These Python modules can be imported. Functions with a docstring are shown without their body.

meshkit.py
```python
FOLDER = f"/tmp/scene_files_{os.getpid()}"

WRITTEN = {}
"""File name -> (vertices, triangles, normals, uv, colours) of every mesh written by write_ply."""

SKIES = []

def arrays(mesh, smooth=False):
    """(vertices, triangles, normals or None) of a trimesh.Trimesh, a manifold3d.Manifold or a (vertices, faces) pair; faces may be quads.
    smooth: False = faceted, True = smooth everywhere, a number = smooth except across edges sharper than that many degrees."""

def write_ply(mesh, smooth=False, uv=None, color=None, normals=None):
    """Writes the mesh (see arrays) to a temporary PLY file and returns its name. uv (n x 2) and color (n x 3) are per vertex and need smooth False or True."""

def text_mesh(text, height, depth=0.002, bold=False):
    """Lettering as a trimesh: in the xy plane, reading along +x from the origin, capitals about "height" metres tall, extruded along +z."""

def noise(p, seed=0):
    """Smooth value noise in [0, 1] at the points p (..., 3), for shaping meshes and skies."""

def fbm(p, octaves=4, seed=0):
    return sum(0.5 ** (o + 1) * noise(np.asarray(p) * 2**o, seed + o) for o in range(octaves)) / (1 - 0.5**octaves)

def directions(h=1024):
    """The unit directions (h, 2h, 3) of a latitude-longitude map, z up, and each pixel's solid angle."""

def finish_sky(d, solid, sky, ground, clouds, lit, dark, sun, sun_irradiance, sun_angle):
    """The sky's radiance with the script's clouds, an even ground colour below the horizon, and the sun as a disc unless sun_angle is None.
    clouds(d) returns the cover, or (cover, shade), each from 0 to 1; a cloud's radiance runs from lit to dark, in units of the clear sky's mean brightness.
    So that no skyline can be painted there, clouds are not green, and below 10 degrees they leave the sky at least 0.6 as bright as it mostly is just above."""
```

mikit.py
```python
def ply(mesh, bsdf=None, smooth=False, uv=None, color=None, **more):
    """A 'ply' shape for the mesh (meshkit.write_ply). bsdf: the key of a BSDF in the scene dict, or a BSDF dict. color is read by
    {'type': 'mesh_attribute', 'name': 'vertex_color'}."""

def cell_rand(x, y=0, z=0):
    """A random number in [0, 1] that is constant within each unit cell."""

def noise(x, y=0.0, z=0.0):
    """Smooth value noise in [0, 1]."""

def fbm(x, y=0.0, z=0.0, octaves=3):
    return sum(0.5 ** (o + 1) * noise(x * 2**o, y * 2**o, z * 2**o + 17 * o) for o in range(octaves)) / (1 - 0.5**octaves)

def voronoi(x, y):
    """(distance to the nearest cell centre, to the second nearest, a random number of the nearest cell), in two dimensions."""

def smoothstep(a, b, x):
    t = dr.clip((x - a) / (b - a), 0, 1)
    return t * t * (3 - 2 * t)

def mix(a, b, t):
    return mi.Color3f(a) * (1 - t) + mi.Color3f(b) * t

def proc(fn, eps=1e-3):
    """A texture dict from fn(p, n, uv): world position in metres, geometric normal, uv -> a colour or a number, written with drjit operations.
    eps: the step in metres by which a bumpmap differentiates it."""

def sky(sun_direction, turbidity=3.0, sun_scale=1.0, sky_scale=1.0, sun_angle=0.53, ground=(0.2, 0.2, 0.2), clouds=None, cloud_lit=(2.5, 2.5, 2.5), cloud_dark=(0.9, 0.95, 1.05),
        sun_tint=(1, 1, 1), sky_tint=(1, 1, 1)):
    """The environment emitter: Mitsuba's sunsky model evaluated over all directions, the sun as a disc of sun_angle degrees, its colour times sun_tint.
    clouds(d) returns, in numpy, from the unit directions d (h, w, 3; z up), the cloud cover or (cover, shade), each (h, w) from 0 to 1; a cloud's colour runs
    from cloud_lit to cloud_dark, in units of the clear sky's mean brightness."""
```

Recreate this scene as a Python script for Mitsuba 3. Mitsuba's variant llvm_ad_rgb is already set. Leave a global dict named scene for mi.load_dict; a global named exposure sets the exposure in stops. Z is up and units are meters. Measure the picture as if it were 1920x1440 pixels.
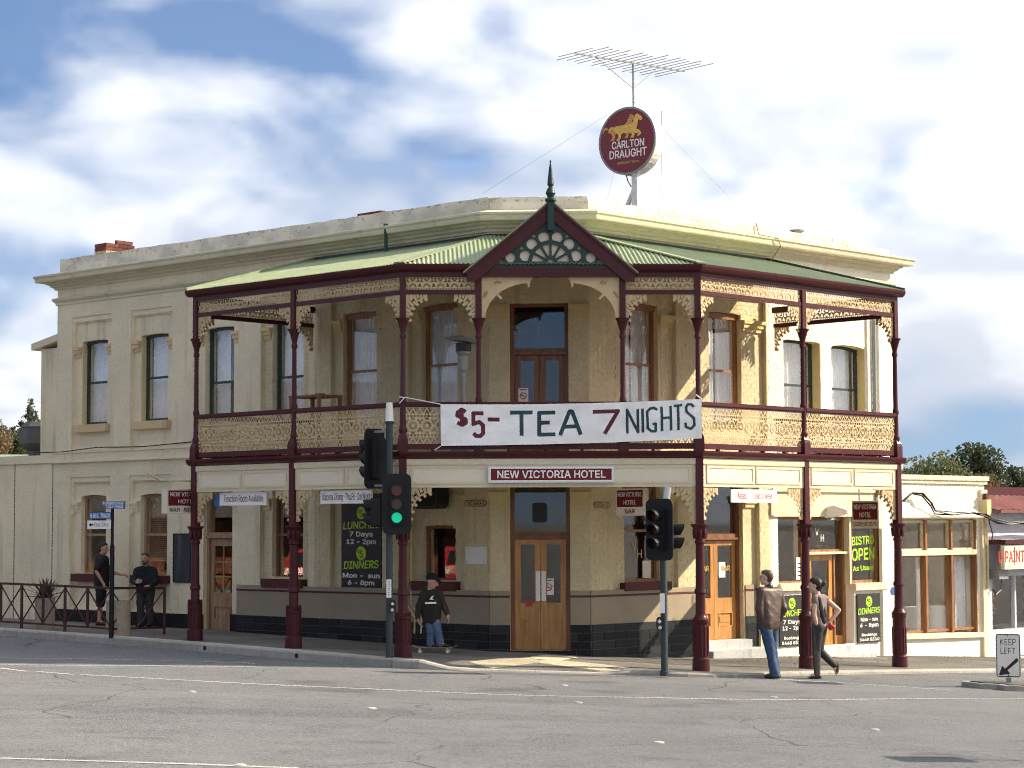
import math, random
import numpy as np, trimesh, mitsuba as mi, drjit as dr
import manifold3d as m3d
from shapely.geometry import Polygon, box as sbox, LineString, Point, MultiPolygon
from shapely.ops import unary_union
from shapely import affinity
import mikit, meshkit
from mikit import noise, fbm, voronoi, cell_rand, smoothstep, mix
T = mi.ScalarTransform4f
rng = np.random.default_rng(7)
random.seed(7)
scene, labels = {}, {}

# ------------------------------------------------------------------ camera, light, exposure
CAM_Z = 2.46
scene['camera'] = {'type': 'perspective', 'fov': 27.655, 'fov_axis': 'x', 'near_clip': 0.5, 'far_clip': 3000.0,
    'to_world': T().look_at(origin=[0, 0, CAM_Z], target=[0, math.cos(math.radians(3.8733)), CAM_Z + math.sin(math.radians(3.8733))], up=[0.0042, 0, 1])}
SUN_AZ, SUN_EL = math.radians(9.5), math.radians(31.3)          # azimuth counted from +x (the right) towards +y (away)
SUN = [math.cos(SUN_EL) * math.cos(SUN_AZ), math.cos(SUN_EL) * math.sin(SUN_AZ), math.sin(SUN_EL)]

def clouds(d):
    az = np.degrees(np.arctan2(d[..., 0], d[..., 1])); el = np.degrees(np.arcsin(np.clip(d[..., 2], -1, 1)))
    q = np.stack([az / 8.0 + 3.1 + .04 * el, el / 3.0 + 1.7, np.zeros_like(az) + 2.2], -1)
    w = np.stack([meshkit.fbm(q * .8 + o, 3, 5) - .5 for o in (11.0, 31.0, 47.0)], -1)
    q = q + 1.5 * w
    a = meshkit.fbm(q, 8, 3); fine = meshkit.fbm(np.stack([az / 2.6, el / 1.5, 0 * az], -1) + .6 * w, 6, 13); big = meshkit.fbm(q * .4 + 5.3, 3, 9)
    right = 1 / (1 + np.exp(-(az + 5.0) / 4.0))
    hole = np.exp(-((az - 12.8) / 3.2) ** 2 - ((el - 1.9) / 1.3) ** 2) * .15 + np.exp(-((az + 10) / 6) ** 2 - ((el - 11.8) / 2.4) ** 2) * .06
    cover = np.clip((a * .55 + big * .25 + fine * .2 - .36 + .125 * right - hole) / .27, 0, 1)
    cover = cover * cover * (3 - 2 * cover)
    cover = np.maximum(cover * .97, .10 + .25 * np.clip(1 - el / 8, 0, 1))
    sh = meshkit.fbm(q * 1.3 + np.array([9.1, 9.6, 3.0]), 6, 21)
    k = np.clip((d @ (np.array(SUN) / np.linalg.norm(SUN)) + .3) / .75, 0, 1); k = k * k * (3 - 2 * k)      # clouds are brighter towards the sun
    shade = np.clip(.46 * (1 - k) + np.clip((sh - .40) / .24, 0, 1) * (.36 + .5 * np.clip(1 - el / 11.0, 0, 1)), 0, 1)
    return cover, shade
scene['sky'] = mikit.sky(SUN, turbidity=2.6, sun_scale=3.1, sky_scale=1.0, clouds=clouds, cloud_lit=(5.9, 5.9, 5.9), cloud_dark=(1.9, 2.2, 2.8),
                         sun_tint=(.925, 1.0, 1.11), sky_tint=(.8, 1.12, 1.6), ground=(.2, .19, .17))
exposure = 1.25

# ------------------------------------------------------------------ materials
def _tex(c):
    return mikit.proc(c) if callable(c) else {'type': 'rgb', 'value': list(c)}
def mat(name, color, rough=.6, spec=.4, metal=0.0, bump=None, bscale=1.0, coat=0.0):
    b = {'type': 'principled', 'base_color': _tex(color), 'roughness': rough, 'specular': spec, 'metallic': metal}
    if coat: b['clearcoat'] = coat; b['clearcoat_gloss'] = .9
    if bump is not None: b = {'type': 'bumpmap', 'bump': mikit.proc(bump, eps=.004), 'scale': bscale, 'bsdf': b}
    scene[name] = {'type': 'twosided', 'bsdf': b}
    return name
C3 = mi.Color3f
def weathered(base, dark, light, stain=(.3, .25, .18), amount=.35):
    def f(p, n, uv):
        a = fbm(p.x * 1.1, p.y * 1.1, p.z * 1.1, 4)
        fine = fbm(p.x * 23, p.y * 23, p.z * 23, 3)
        run = fbm((p.x + p.y) * 5.0, (p.x - p.y) * 5.0, p.z * .45, 4)
        c = mix(C3(*base) * dark, C3(*base) * light, smoothstep(.25, .75, a * .6 + fine * .4))
        return mix(c, C3(*stain), amount * smoothstep(.55, .85, run))
    return f
M_WALL = mat('mat_wall_cream', weathered((.73, .645, .46), .86, 1.06, (.42, .35, .24), .55), .75, .25)
M_WALL_SUNLIT = mat('mat_wall_sunlit_cream', weathered((.77, .725, .62), .9, 1.04, (.5, .44, .33), .3), .75, .25)  # wall cream whitened: the sun on the right side is put into the colour
M_BRICK_SHADED = mat('mat_brick_shaded_cream', weathered((.62, .525, .335), .80, 1.07, (.40, .29, .13), .45), .7, .25)  # verandah shade and warm bounce light are mixed into this darker, yellower cream
M_YELLOW = mat('mat_reveal_yellow', weathered((.60, .50, .25), .88, 1.05, (.36, .28, .13), .3), .7, .25)
def _parapet(p, n, uv):
    a = fbm(p.x * 3.1, p.y * 3.1, p.z * 4.0, 5)
    fine = fbm(p.x * 30, p.y * 30, p.z * 30, 3)
    c = mix((.54, .5, .42), (.74, .69, .57), smoothstep(.3, .7, a))
    top = smoothstep(8.22, 8.44, p.z)
    chip = smoothstep(.66 - .07 * top, .72 - .06 * top, fbm(p.x * 16 + 3, p.y * 16, p.z * 16, 4) * .8 + fine * .2)
    return mix(c, mix((.35, .2, .13), (.2, .17, .14), fine), chip * .6)
M_PARAPET = mat('mat_parapet', _parapet, .85, .2)
M_CORNICE = mat('mat_cornice', weathered((.62, .57, .41), .84, 1.06, (.30, .30, .17), .55), .75, .2)
def _dado(p, n, uv):
    a = fbm(p.x * 2, p.y * 2, p.z * 2, 3); f = noise(p.x * 90, p.y * 90, p.z * 90)
    return mix((.25, .205, .15), (.36, .30, .22), a * .6 + f * .4)
M_DADO = mat('mat_dado', _dado, .8, .25)
M_MORTAR = mat('mat_mortar', (.17, .17, .172), .85, .2)
M_PLINTH = [mat('mat_plinth_%d' % i, c, .5, .18) for i, c in enumerate([(.016, .017, .021), (.021, .022, .027), (.012, .013, .016), (.028, .029, .033)])]
M_MAROON = mat('mat_maroon', weathered((.062, .011, .015), .85, 1.15, (.07, .026, .026), .35), .36, .25)
M_MAROON_D = mat('mat_maroon_dull', (.085, .02, .02), .6, .3)
def _lace(p, n, uv):
    return mix((.43, .315, .165), (.57, .445, .265), fbm(p.x * 6, p.y * 6, p.z * 6, 3))
M_LACE = mat('mat_lace_cream', _lace, .5, .4)
M_FASCIA = mat('mat_fascia_cream', weathered((.62, .545, .385), .93, 1.04, (.42, .36, .25), .22), .5, .35)
M_PANEL = mat('mat_panel_pale', weathered((.67, .605, .475), .95, 1.04, (.5, .45, .33), .2), .5, .35)
M_GREEN = mat('mat_fret_green', (.012, .036, .033), .45, .4)
M_WGREEN = mat('mat_window_green', (.02, .042, .04), .45, .4)
def _roof(p, n, uv):
    a = fbm(p.x * 1.7, p.y * 1.7, p.z * 3, 4)
    r = smoothstep(.6, .8, fbm(p.x * 8, p.y * 8, p.z * 8, 3))
    return mix(mix((.19, .235, .135), (.26, .31, .19), a), (.22, .19, .12), r * .35)
M_ROOF = mat('mat_roof_green', _roof, .5, .35)
def wood(c0, c1, s=1.0):
    def f(p, n, uv):
        g = fbm((p.x + p.y) * 16 * s, (p.x - p.y) * 16 * s, p.z * 1.6 * s, 4)
        return mix(c0, c1, smoothstep(.25, .75, g))
    return f
M_WOOD = mat('mat_wood_orange', wood((.33, .145, .035), (.50, .25, .075)), .38, .5)
M_WOODD = mat('mat_wood_dark', wood((.13, .05, .022), (.24, .095, .04)), .42, .45)
M_WOODW = mat('mat_wood_window', wood((.20, .085, .03), (.31, .145, .055)), .42, .45)
M_WOODB = mat('mat_wood_brown', wood((.26, .15, .085), (.38, .24, .14)), .5, .4)
M_BLACK = mat('mat_black', (.012, .012, .013), .45, .4)
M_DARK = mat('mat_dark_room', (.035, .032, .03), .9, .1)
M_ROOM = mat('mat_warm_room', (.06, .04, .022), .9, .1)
M_CURT = mat('mat_curtain', weathered((.72, .73, .75), .8, 1.08, (.5, .5, .5), .3), .9, .1)
scene['mat_glass'] = {'type': 'thindielectric', 'int_ior': 1.62}
M_GLASS = 'mat_glass'
M_WHITE = mat('mat_white_paint', (.74, .73, .70), .5, .4)
M_GREY = mat('mat_grey_steel', (.25, .255, .26), .5, .4, .2)
M_ALU = mat('mat_aluminium', (.55, .56, .58), .35, .5, .8)
M_CONC = mat('mat_concrete', weathered((.40, .385, .355), .8, 1.1, (.2, .19, .17), .4), .85, .2)
M_STEP = mat('mat_step_stone', weathered((.42, .44, .44), .8, 1.1, (.2, .2, .19), .55), .8, .25)
M_RED = mat('mat_sign_red', (.13, .011, .015), .45, .25)
M_BRICKS = [mat('mat_brick_%d' % i, c, .85, .2) for i, c in enumerate([(.12, .04, .035), (.15, .055, .045), (.095, .032, .03), (.38, .30, .21)])]
M_LIME = mat('mat_lime', (.36, .60, .035), .5, .35)
M_BOARD = mat('mat_board_black', (.016, .016, .017), .5, .4)
M_BLUE = mat('mat_sign_blue', (.03, .10, .32), .45, .45)
M_OCHRE = mat('mat_ochre', weathered((.62, .47, .27), .9, 1.05), .7, .25)
M_BLOCK = mat('mat_plain_cream', weathered((.64, .56, .42), .93, 1.05, (.42, .36, .25), .25), .7, .25)

def _road(p, n, uv):
    sp = noise(p.x * 38, p.y * 38) * .45 + noise(p.x * 90, p.y * 90) * .55
    big = fbm(p.x * .35, p.y * .5, 3.0, 5)
    mid = fbm(p.x * 2.3, p.y * 2.3, 8.0, 4)
    c = mix((.066, .068, .074), (.168, .171, .178), smoothstep(.1, .9, sp * .62 + mid * .2 + big * .18))
    track = smoothstep(.52, .7, fbm(p.x * .12 + 4, (p.y + .06 * p.x) * .7, 1.0, 3))
    c = mix(c, C3(.17, .169, .17), .28 * track)
    wx, wy = p.x + 1.2 * fbm(p.x * .6, p.y * .6, 1.0, 3), p.y + 1.2 * fbm(p.x * .6, p.y * .6, 9.0, 3)
    a, b, _ = voronoi(wx * .22, wy * .22)
    crack = smoothstep(.010, .002, b - a) * smoothstep(.42, .55, fbm(p.x * .15 + 3, p.y * .2, 4.0, 2))
    px, py = p.x + .08 * p.y, p.y - .05 * p.x
    patch = smoothstep(.0, .05, px + 3.4) * smoothstep(.0, .05, 4.3 - px) * smoothstep(.0, .05, py - 24.4) * smoothstep(.0, .05, 25.5 - py)
    stain = smoothstep(.68, .82, fbm(p.x * .7 + 40, p.y * .9, 2.0, 4))
    c = mix(c, c * .88, patch)
    return mix(mix(c, C3(.055, .055, .057), .5 * stain), C3(.04, .04, .042), .75 * crack)
def _rough(p, n, uv): return noise(p.x * 70, p.y * 70) * .6 + noise(p.x * 160, p.y * 160) * .4
M_ROAD = mat('mat_road_asphalt', _road, .85, .25, bump=_rough, bscale=.004)
def _pave(p, n, uv):
    sp = noise(p.x * 60, p.y * 60)
    m = fbm(p.x * .9, p.y * 1.1, 5.0, 4)
    c = mix((.085, .081, .076), (.175, .165, .15), smoothstep(.2, .8, sp * .35 + m * .65))
    patch = smoothstep(.60, .62, fbm(p.x * .33 + 7, p.y * .5, 0.0, 2))
    return mix(c, C3(.085, .083, .08), .5 * patch)
M_PAVE = mat('mat_pavement_asphalt', _pave, .85, .2, bump=_rough, bscale=.003)
M_LINE = mat('mat_road_paint', weathered((.44, .435, .42), .65, 1.1, (.2, .2, .2), .8), .7, .25)
M_KERB = mat('mat_kerb', weathered((.34, .325, .295), .75, 1.15, (.16, .15, .13), .5), .85, .2)
M_TACT = mat('mat_tactile', weathered((.52, .46, .33), .85, 1.08, (.3, .27, .2), .4), .75, .25)

# ------------------------------------------------------------------ helpers
def numbered(key):
    if key not in USED: USED.add(key); return key
    k = COUNT.get(key, 0)
    while True:
        k += 1
        kk = '%s_%03d' % (key, k)
        if kk not in USED: COUNT[key] = k; USED.add(kk); return kk
USED, COUNT = set(), {}
def thing(name, label, cat, group=None):
    key = numbered(name)
    labels[key] = {'label': label, 'category': cat}
    if group: labels[key]['group'] = group
    return key
def part(parent, name, label=None):
    key = numbered(parent + '__' + name)
    if label: labels[key] = {'label': label}
    return key
def put(parent, name, mesh, m, smooth=False, stuff=False, uv=None):
    key = numbered(parent + '__' + name if parent else name)
    scene[key] = mikit.ply(mesh, m, smooth=smooth)
    if stuff: labels[key] = {'kind': 'stuff'}
    return key
def solo(name, label, cat, mesh, m, group=None, smooth=False):
    key = thing(name, label, cat, group); scene[key] = mikit.ply(mesh, m, smooth=smooth); return key
def structure(name, mesh, m, smooth=False, parent=None):
    key = put(parent, name, mesh, m, smooth); labels[key] = {'kind': 'structure'} if not parent else labels.get(key, {})
    if not labels[key]: del labels[key]
    return key
def cat(ms):
    ms = [a for a in ms if a is not None]
    vs, fs, o = [], [], 0
    for a in ms:
        v, f = (a.vertices, a.faces) if hasattr(a, 'vertices') else a
        vs.append(np.asarray(v, float)); fs.append(np.asarray(f) + o); o += len(v)
    return np.vstack(vs), np.vstack(fs)
BF = np.array([[0, 2, 1], [1, 2, 3], [4, 5, 6], [5, 7, 6], [0, 1, 4], [1, 5, 4], [2, 6, 3], [3, 6, 7], [0, 4, 2], [2, 4, 6], [1, 3, 5], [3, 7, 5]])
def abox(x0, x1, y0, y1, z0, z1):
    v = np.array([[x, y, z] for z in (z0, z1) for y in (y0, y1) for x in (x0, x1)], float)
    return v, BF
def polys(g):
    if g.is_empty: return []
    return [q for q in (g.geoms if hasattr(g, 'geoms') else [g]) if q.geom_type == 'Polygon' and q.area > 1e-6]
class Frame:
    """A vertical plane: u along it (left to right from outside), w into it (negative: towards the street), z up."""
    def __init__(s, ox, oy, ux, uy, oz=0.0):
        l = math.hypot(ux, uy); s.O = np.array([ox, oy]); s.U = np.array([ux, uy]) / l; s.I = np.array([-s.U[1], s.U[0]]); s.oz = oz
    def w(s, v):
        v = np.asarray(v, float).reshape(-1, 3)
        xy = s.O + v[:, :1] * s.U + v[:, 1:2] * s.I
        return np.column_stack([xy, v[:, 2] + s.oz])
    def p(s, u, w, z): return s.w([[u, w, z]])[0]
    def box(s, u0, u1, w0, w1, z0, z1):
        v, f = abox(u0, u1, w0, w1, z0, z1); return s.w(v), f
    def prism(s, poly, w0, w1):
        """shapely polygon(s) in (u, z), solid from w0 to w1 > w0"""
        out = []
        for q in polys(poly):
            m = trimesh.creation.extrude_polygon(q, w1 - w0, engine='earcut')
            v = np.array(m.vertices); out.append((s.w(np.column_stack([v[:, 0], w1 - v[:, 2], v[:, 1]])), np.array(m.faces)))
        return cat(out)
    def sub(s, u, w, z, ang=0.0):
        o = s.p(u, w, z); c, n = math.cos(ang), math.sin(ang)
        return Frame(o[0], o[1], c * s.U[0] - n * s.U[1], n * s.U[0] + c * s.U[1], o[2])
def rect(u0, z0, u1, z1): return sbox(min(u0, u1), min(z0, z1), max(u0, u1), max(z0, z1))
def arch(u0, z0, u1, z1, rise=.1, n=8):
    t = np.linspace(0, 1, n + 1)
    top = [(u1 + (u0 - u1) * k, z1 - rise + rise * 4 * k * (1 - k)) for k in t]
    return Polygon([(u0, z0), (u1, z0)] + top)
def ring(poly, t): return poly.difference(poly.buffer(-t, join_style=2))
def lathe(profile, n=14, at=(0, 0, 0), ang0=0.0):
    r = np.array(profile, float); a = np.arange(n) * 2 * math.pi / n + ang0
    v = np.stack([r[:, None, 0] * np.cos(a), r[:, None, 0] * np.sin(a), np.repeat(r[:, 1:2], n, 1)], -1).reshape(-1, 3) + np.array(at)
    i, j = np.meshgrid(np.arange(len(r) - 1), np.arange(n), indexing='ij'); k = (j + 1) % n
    q = np.stack([i * n + j, i * n + k, (i + 1) * n + k, (i + 1) * n + j], -1).reshape(-1, 4)
    f = np.vstack([q[:, [0, 1, 2]], q[:, [0, 2, 3]]])
    b, t = len(v), len(v) + 1
    v = np.vstack([v, [np.array(at) + [0, 0, r[0, 1]]], [np.array(at) + [0, 0, r[-1, 1]]]])
    c = np.arange(n); o = (len(r) - 1) * n
    return v, np.vstack([f, np.stack([(c + 1) % n, c, 0 * c + b], 1), np.stack([o + c, o + (c + 1) % n, 0 * c + t], 1)])
def tube(pts, r, n=7):
    p = np.asarray(pts, float); r = np.broadcast_to(r, (len(p),))
    t = np.gradient(p, axis=0); t /= np.linalg.norm(t, axis=1, keepdims=True) + 1e-9
    up = np.where(np.abs(t[:, 2:]) < .9, [[0, 0, 1.]], [[1., 0, 0]])
    a = np.cross(t, up); a /= np.linalg.norm(a, axis=1, keepdims=True); b = np.cross(t, a)
    g = np.arange(n) * 2 * math.pi / n
    v = (p[:, None] + r[:, None, None] * (np.cos(g)[None, :, None] * a[:, None] + np.sin(g)[None, :, None] * b[:, None])).reshape(-1, 3)
    i, j = np.meshgrid(np.arange(len(p) - 1), np.arange(n), indexing='ij'); k = (j + 1) % n
    q = np.stack([i * n + j, (i + 1) * n + j, (i + 1) * n + k, i * n + k], -1).reshape(-1, 4)
    f = np.vstack([q[:, [0, 1, 2]], q[:, [0, 2, 3]]]); c = np.arange(1, n - 1); o = (len(p) - 1) * n
    return v, np.vstack([f, np.stack([0 * c, c, c + 1], 1), np.stack([0 * c + o, o + c + 1, o + c], 1)])
def bar(p, q, a, b=None, up=(0, 0, 1)):
    """a straight square bar from p to q, a wide and b high"""
    p, q = np.array(p, float), np.array(q, float); b = a if b is None else b
    t = (q - p) / np.linalg.norm(q - p); s = np.cross(t, up)
    if np.linalg.norm(s) < 1e-3: s = np.array([1., 0, 0])
    s /= np.linalg.norm(s); h = np.cross(s, t)
    v = np.array([e + s * x * a / 2 + h * y * b / 2 for e in (p, q) for y in (-1, 1) for x in (-1, 1)])
    return v, BF
def sweep(path, profile, closed=False):
    """profile [(outward d, z)] carried along a plan polyline (outward = to the right of travel), mitred"""
    path = np.asarray(path, float); n = len(path)
    seg = np.diff(path, axis=0); seg /= np.linalg.norm(seg, axis=1, keepdims=True); nr = np.column_stack([seg[:, 1], -seg[:, 0]])
    off = []
    for i in range(n):
        a, b = nr[max(i - 1, 0)], nr[min(i, n - 2)]; m = a + b; m /= np.linalg.norm(m); off.append(m / max(m @ a, .2))
    off = np.array(off); pr = np.asarray(profile, float); k = len(pr)
    v = np.array([[*(path[i] + off[i] * d), z] for i in range(n) for d, z in pr])
    f = []
    for i in range(n - 1):
        for j in range(k):
            a, b = i * k + j, i * k + (j + 1) % k
            f += [[a, b, a + k], [b, b + k, a + k]]
    cap = trimesh.creation.triangulate_polygon(Polygon(pr), engine='earcut')
    cf = np.asarray(cap[1]); idx = [int(np.argmin(np.hypot(*(pr - q).T))) for q in cap[0]]; cf = np.array([[idx[x] for x in t] for t in cf])
    return v, np.vstack([np.array(f), cf, cf[:, ::-1] + (n - 1) * k])
def textm(s, h, width=None, bold=False, skew=0.0, depth=.004):
    m = meshkit.text_mesh(s, h, depth, bold); v = np.array(m.vertices); v[:, 0] -= v[:, 0].min()
    if width: v[:, 0] *= width / v[:, 0].max()
    v[:, 0] += skew * v[:, 1]
    return v, np.array(m.faces)
def text(fr, s, uc, z, h, w, m, parent, name='lettering', width=None, bold=False, skew=0.0, tilt=0.0, depth=.004):
    """lettering centred on uc, standing on z, proud of the plane at w"""
    v, f = textm(s, h, width, bold, skew, depth); x = v[:, 0] - (v[:, 0].max() + v[:, 0].min()) / 2
    y = v[:, 1] + tilt * x
    return put(parent, name, (fr.w(np.column_stack([x + uc, w - v[:, 2], y + z])), f), m)
def roundrect(u0, z0, u1, z1, r): return rect(u0 + r, z0 + r, u1 - r, z1 - r).buffer(r, 4)

# ground: one smooth street surface; the corner's footpath stands a kerb above it
GC = np.array([0.0595, -0.3474, -0.0928, -0.0748, -0.0435, 0.0135, -0.0038, -0.0340, 0.0120, -0.0109])
def ground(x, y):
    x = np.clip(np.asarray(x, float), -15, 15) / 10; y = (np.clip(np.asarray(y, float), 8, 50) - 35) / 10
    return np.stack([1 + 0 * x, x, y, x * x, x * y, y * y, x**3, x * x * y, x * y * y, y**3], -1) @ GC
def kerb_h(x):
    t = np.clip(np.asarray(x, float) / 3.5, 0, 1); return .14 - .08 * t * t * (3 - 2 * t)
def foot(x, y): return ground(x, y) + kerb_h(x)

VF, VL, VR = Frame(-1.84, 34.971, .9992, .0405), Frame(-5.889, 38.725, .7334, -.6798), Frame(3.156, 35.174, .7069, .7073)
WL, WR, WC = Frame(-.412, 37.738, .7334, -.6798), Frame(1.394, 37.655, .7069, .7073), Frame(-.412, 37.738, .9989, -.0464)
LL, LR, LF = 5.52, 5.79, 5.0          # verandah bay runs: left, right, front
WLEND, WREND, WCW = -13.46, 9.52, 1.808

# ------------------------------------------------------------------ road, footpath, kerbs, markings
gx = np.unique(np.concatenate([np.linspace(-900, -60, 12), np.arange(-60, 60.1, 1.5), np.linspace(60, 900, 12)]))
gy = np.unique(np.concatenate([np.linspace(-300, -10, 6), np.arange(-10, 60, 1.5), np.linspace(60, 1500, 16)]))
X, Y = np.meshgrid(gx, gy, indexing='ij'); i, j = np.meshgrid(np.arange(len(gx) - 1), np.arange(len(gy) - 1), indexing='ij'); ny = len(gy)
q = np.stack([i * ny + j, (i + 1) * ny + j, (i + 1) * ny + j + 1, i * ny + j + 1], -1).reshape(-1, 4)
structure('road', (np.column_stack([X.ravel(), Y.ravel(), ground(X, Y).ravel()]), np.vstack([q[:, [0, 1, 2]], q[:, [0, 2, 3]]])), M_ROAD, smooth=True)

def cross(fa, wa, fb, wb):
    a, b = fa.p(0, wa, 0)[:2], fb.p(0, wb, 0)[:2]; m = np.column_stack([fa.U, -fb.U]); t = np.linalg.solve(m, b - a); return a + fa.U * t[0]
KL, KF, KR = .65, .9, .75
kA, kD = cross(VL, -KL, VF, -KF), cross(VF, -KF, VR, -KR)
fp = Polygon([VL.p(-45, -KL, 0)[:2], kA, kD, VR.p(60, -KR, 0)[:2], VR.p(60, 6, 0)[:2], (.4, 42.5), VL.p(-45, 6, 0)[:2]])
fp = fp.buffer(-1.6).buffer(1.6, 12)
def ramp(x, y):
    s = lambda a, b, v: (lambda t: t * t * (3 - 2 * t))(np.clip((v - a) / (b - a), 0, 1))
    return s(-1.5, -.9, x) * (1 - s(1.5, 2.1, x)) * (1 - s(.1, 1.3, y - 34.1 - .04 * x))
def foot(x, y):
    x, y = np.asarray(x, float), np.asarray(y, float); return ground(x, y) + kerb_h(x) * (1 - .88 * ramp(x, y))
inner = fp.buffer(-.28, join_style=1)
ms = []
x0, y0, x1, y1 = inner.bounds
for cx in np.arange(math.floor(x0), x1, 1.0):
    for cy in np.arange(math.floor(y0), y1, 1.0):
        near = abs(cx) < 12 and cy < 50
        b = sbox(cx, cy, cx + 1, cy + 1)
        if not b.intersects(inner): continue
        for (ax, ay, st) in ([(cx, cy, .5), (cx + .5, cy, .5), (cx, cy + .5, .5), (cx + .5, cy + .5, .5)] if near else [(cx, cy, 1.0)]):
            for g in polys(sbox(ax, ay, ax + st, ay + st).intersection(inner)):
                v, f = trimesh.creation.triangulate_polygon(g, engine='earcut')
                ms.append((np.column_stack([v, foot(v[:, 0], v[:, 1])]), f))
structure('pavement', cat(ms), M_PAVE)
# kerb stones along the outer edge, one by one
edge = LineString([c for c in fp.exterior.coords])
pts = np.array(fp.exterior.coords)
if Polygon(pts).exterior.is_ccw is False: pts = pts[::-1]
start = int(np.argmin(np.hypot(*(pts - VL.p(-45, -KL, 0)[:2]).T)))
pts = np.roll(pts[:-1], -start, axis=0)
stop = int(np.argmin(np.hypot(*(pts - VR.p(60, -KR, 0)[:2]).T)))
if stop < 3: pts = np.roll(pts[::-1], 1, axis=0); stop = int(np.argmin(np.hypot(*(pts - VR.p(60, -KR, 0)[:2]).T)))
kl = LineString(pts[:stop + 1])
s, kk = 26.0, 0
while s < kl.length - 38:
    L_ = 2.35 + .2 * rng.random(); ss = np.linspace(s + .006, s + L_ - .006, 6)
    P_ = np.array([kl.interpolate(a).coords[0] for a in ss]); D_ = np.gradient(P_, axis=0); D_ /= np.linalg.norm(D_, axis=1, keepdims=True)
    N_ = np.column_stack([-D_[:, 1], D_[:, 0]])
    if not fp.contains(Point(P_[2] + N_[2] * .1)): N_ = -N_
    z = foot(P_[:, 0], P_[:, 1]) + .006 + .004 * rng.random(); z0 = ground(P_[:, 0], P_[:, 1]) - .06
    ringv = [np.column_stack([P_ + N_ * a, h]) for a, h in ((0, z0), (0.0, z - .03), (.03, z), (.275, z), (.275, z0))]
    v = np.stack(ringv, 1).reshape(-1, 3); f = []
    for a in range(5):
        for b in range(4):
            o = a * 5 + b; f += [[o, o + 5, o + 6], [o, o + 6, o + 1]]
    for o, sg in ((0, 1), (25, -1)): f += [[o, o + 1, o + 2][::sg], [o, o + 2, o + 3][::sg], [o, o + 3, o + 4][::sg]]
    put('pavement', 'kerb_stone', (v, np.array(f)), M_KERB); s += L_
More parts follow.
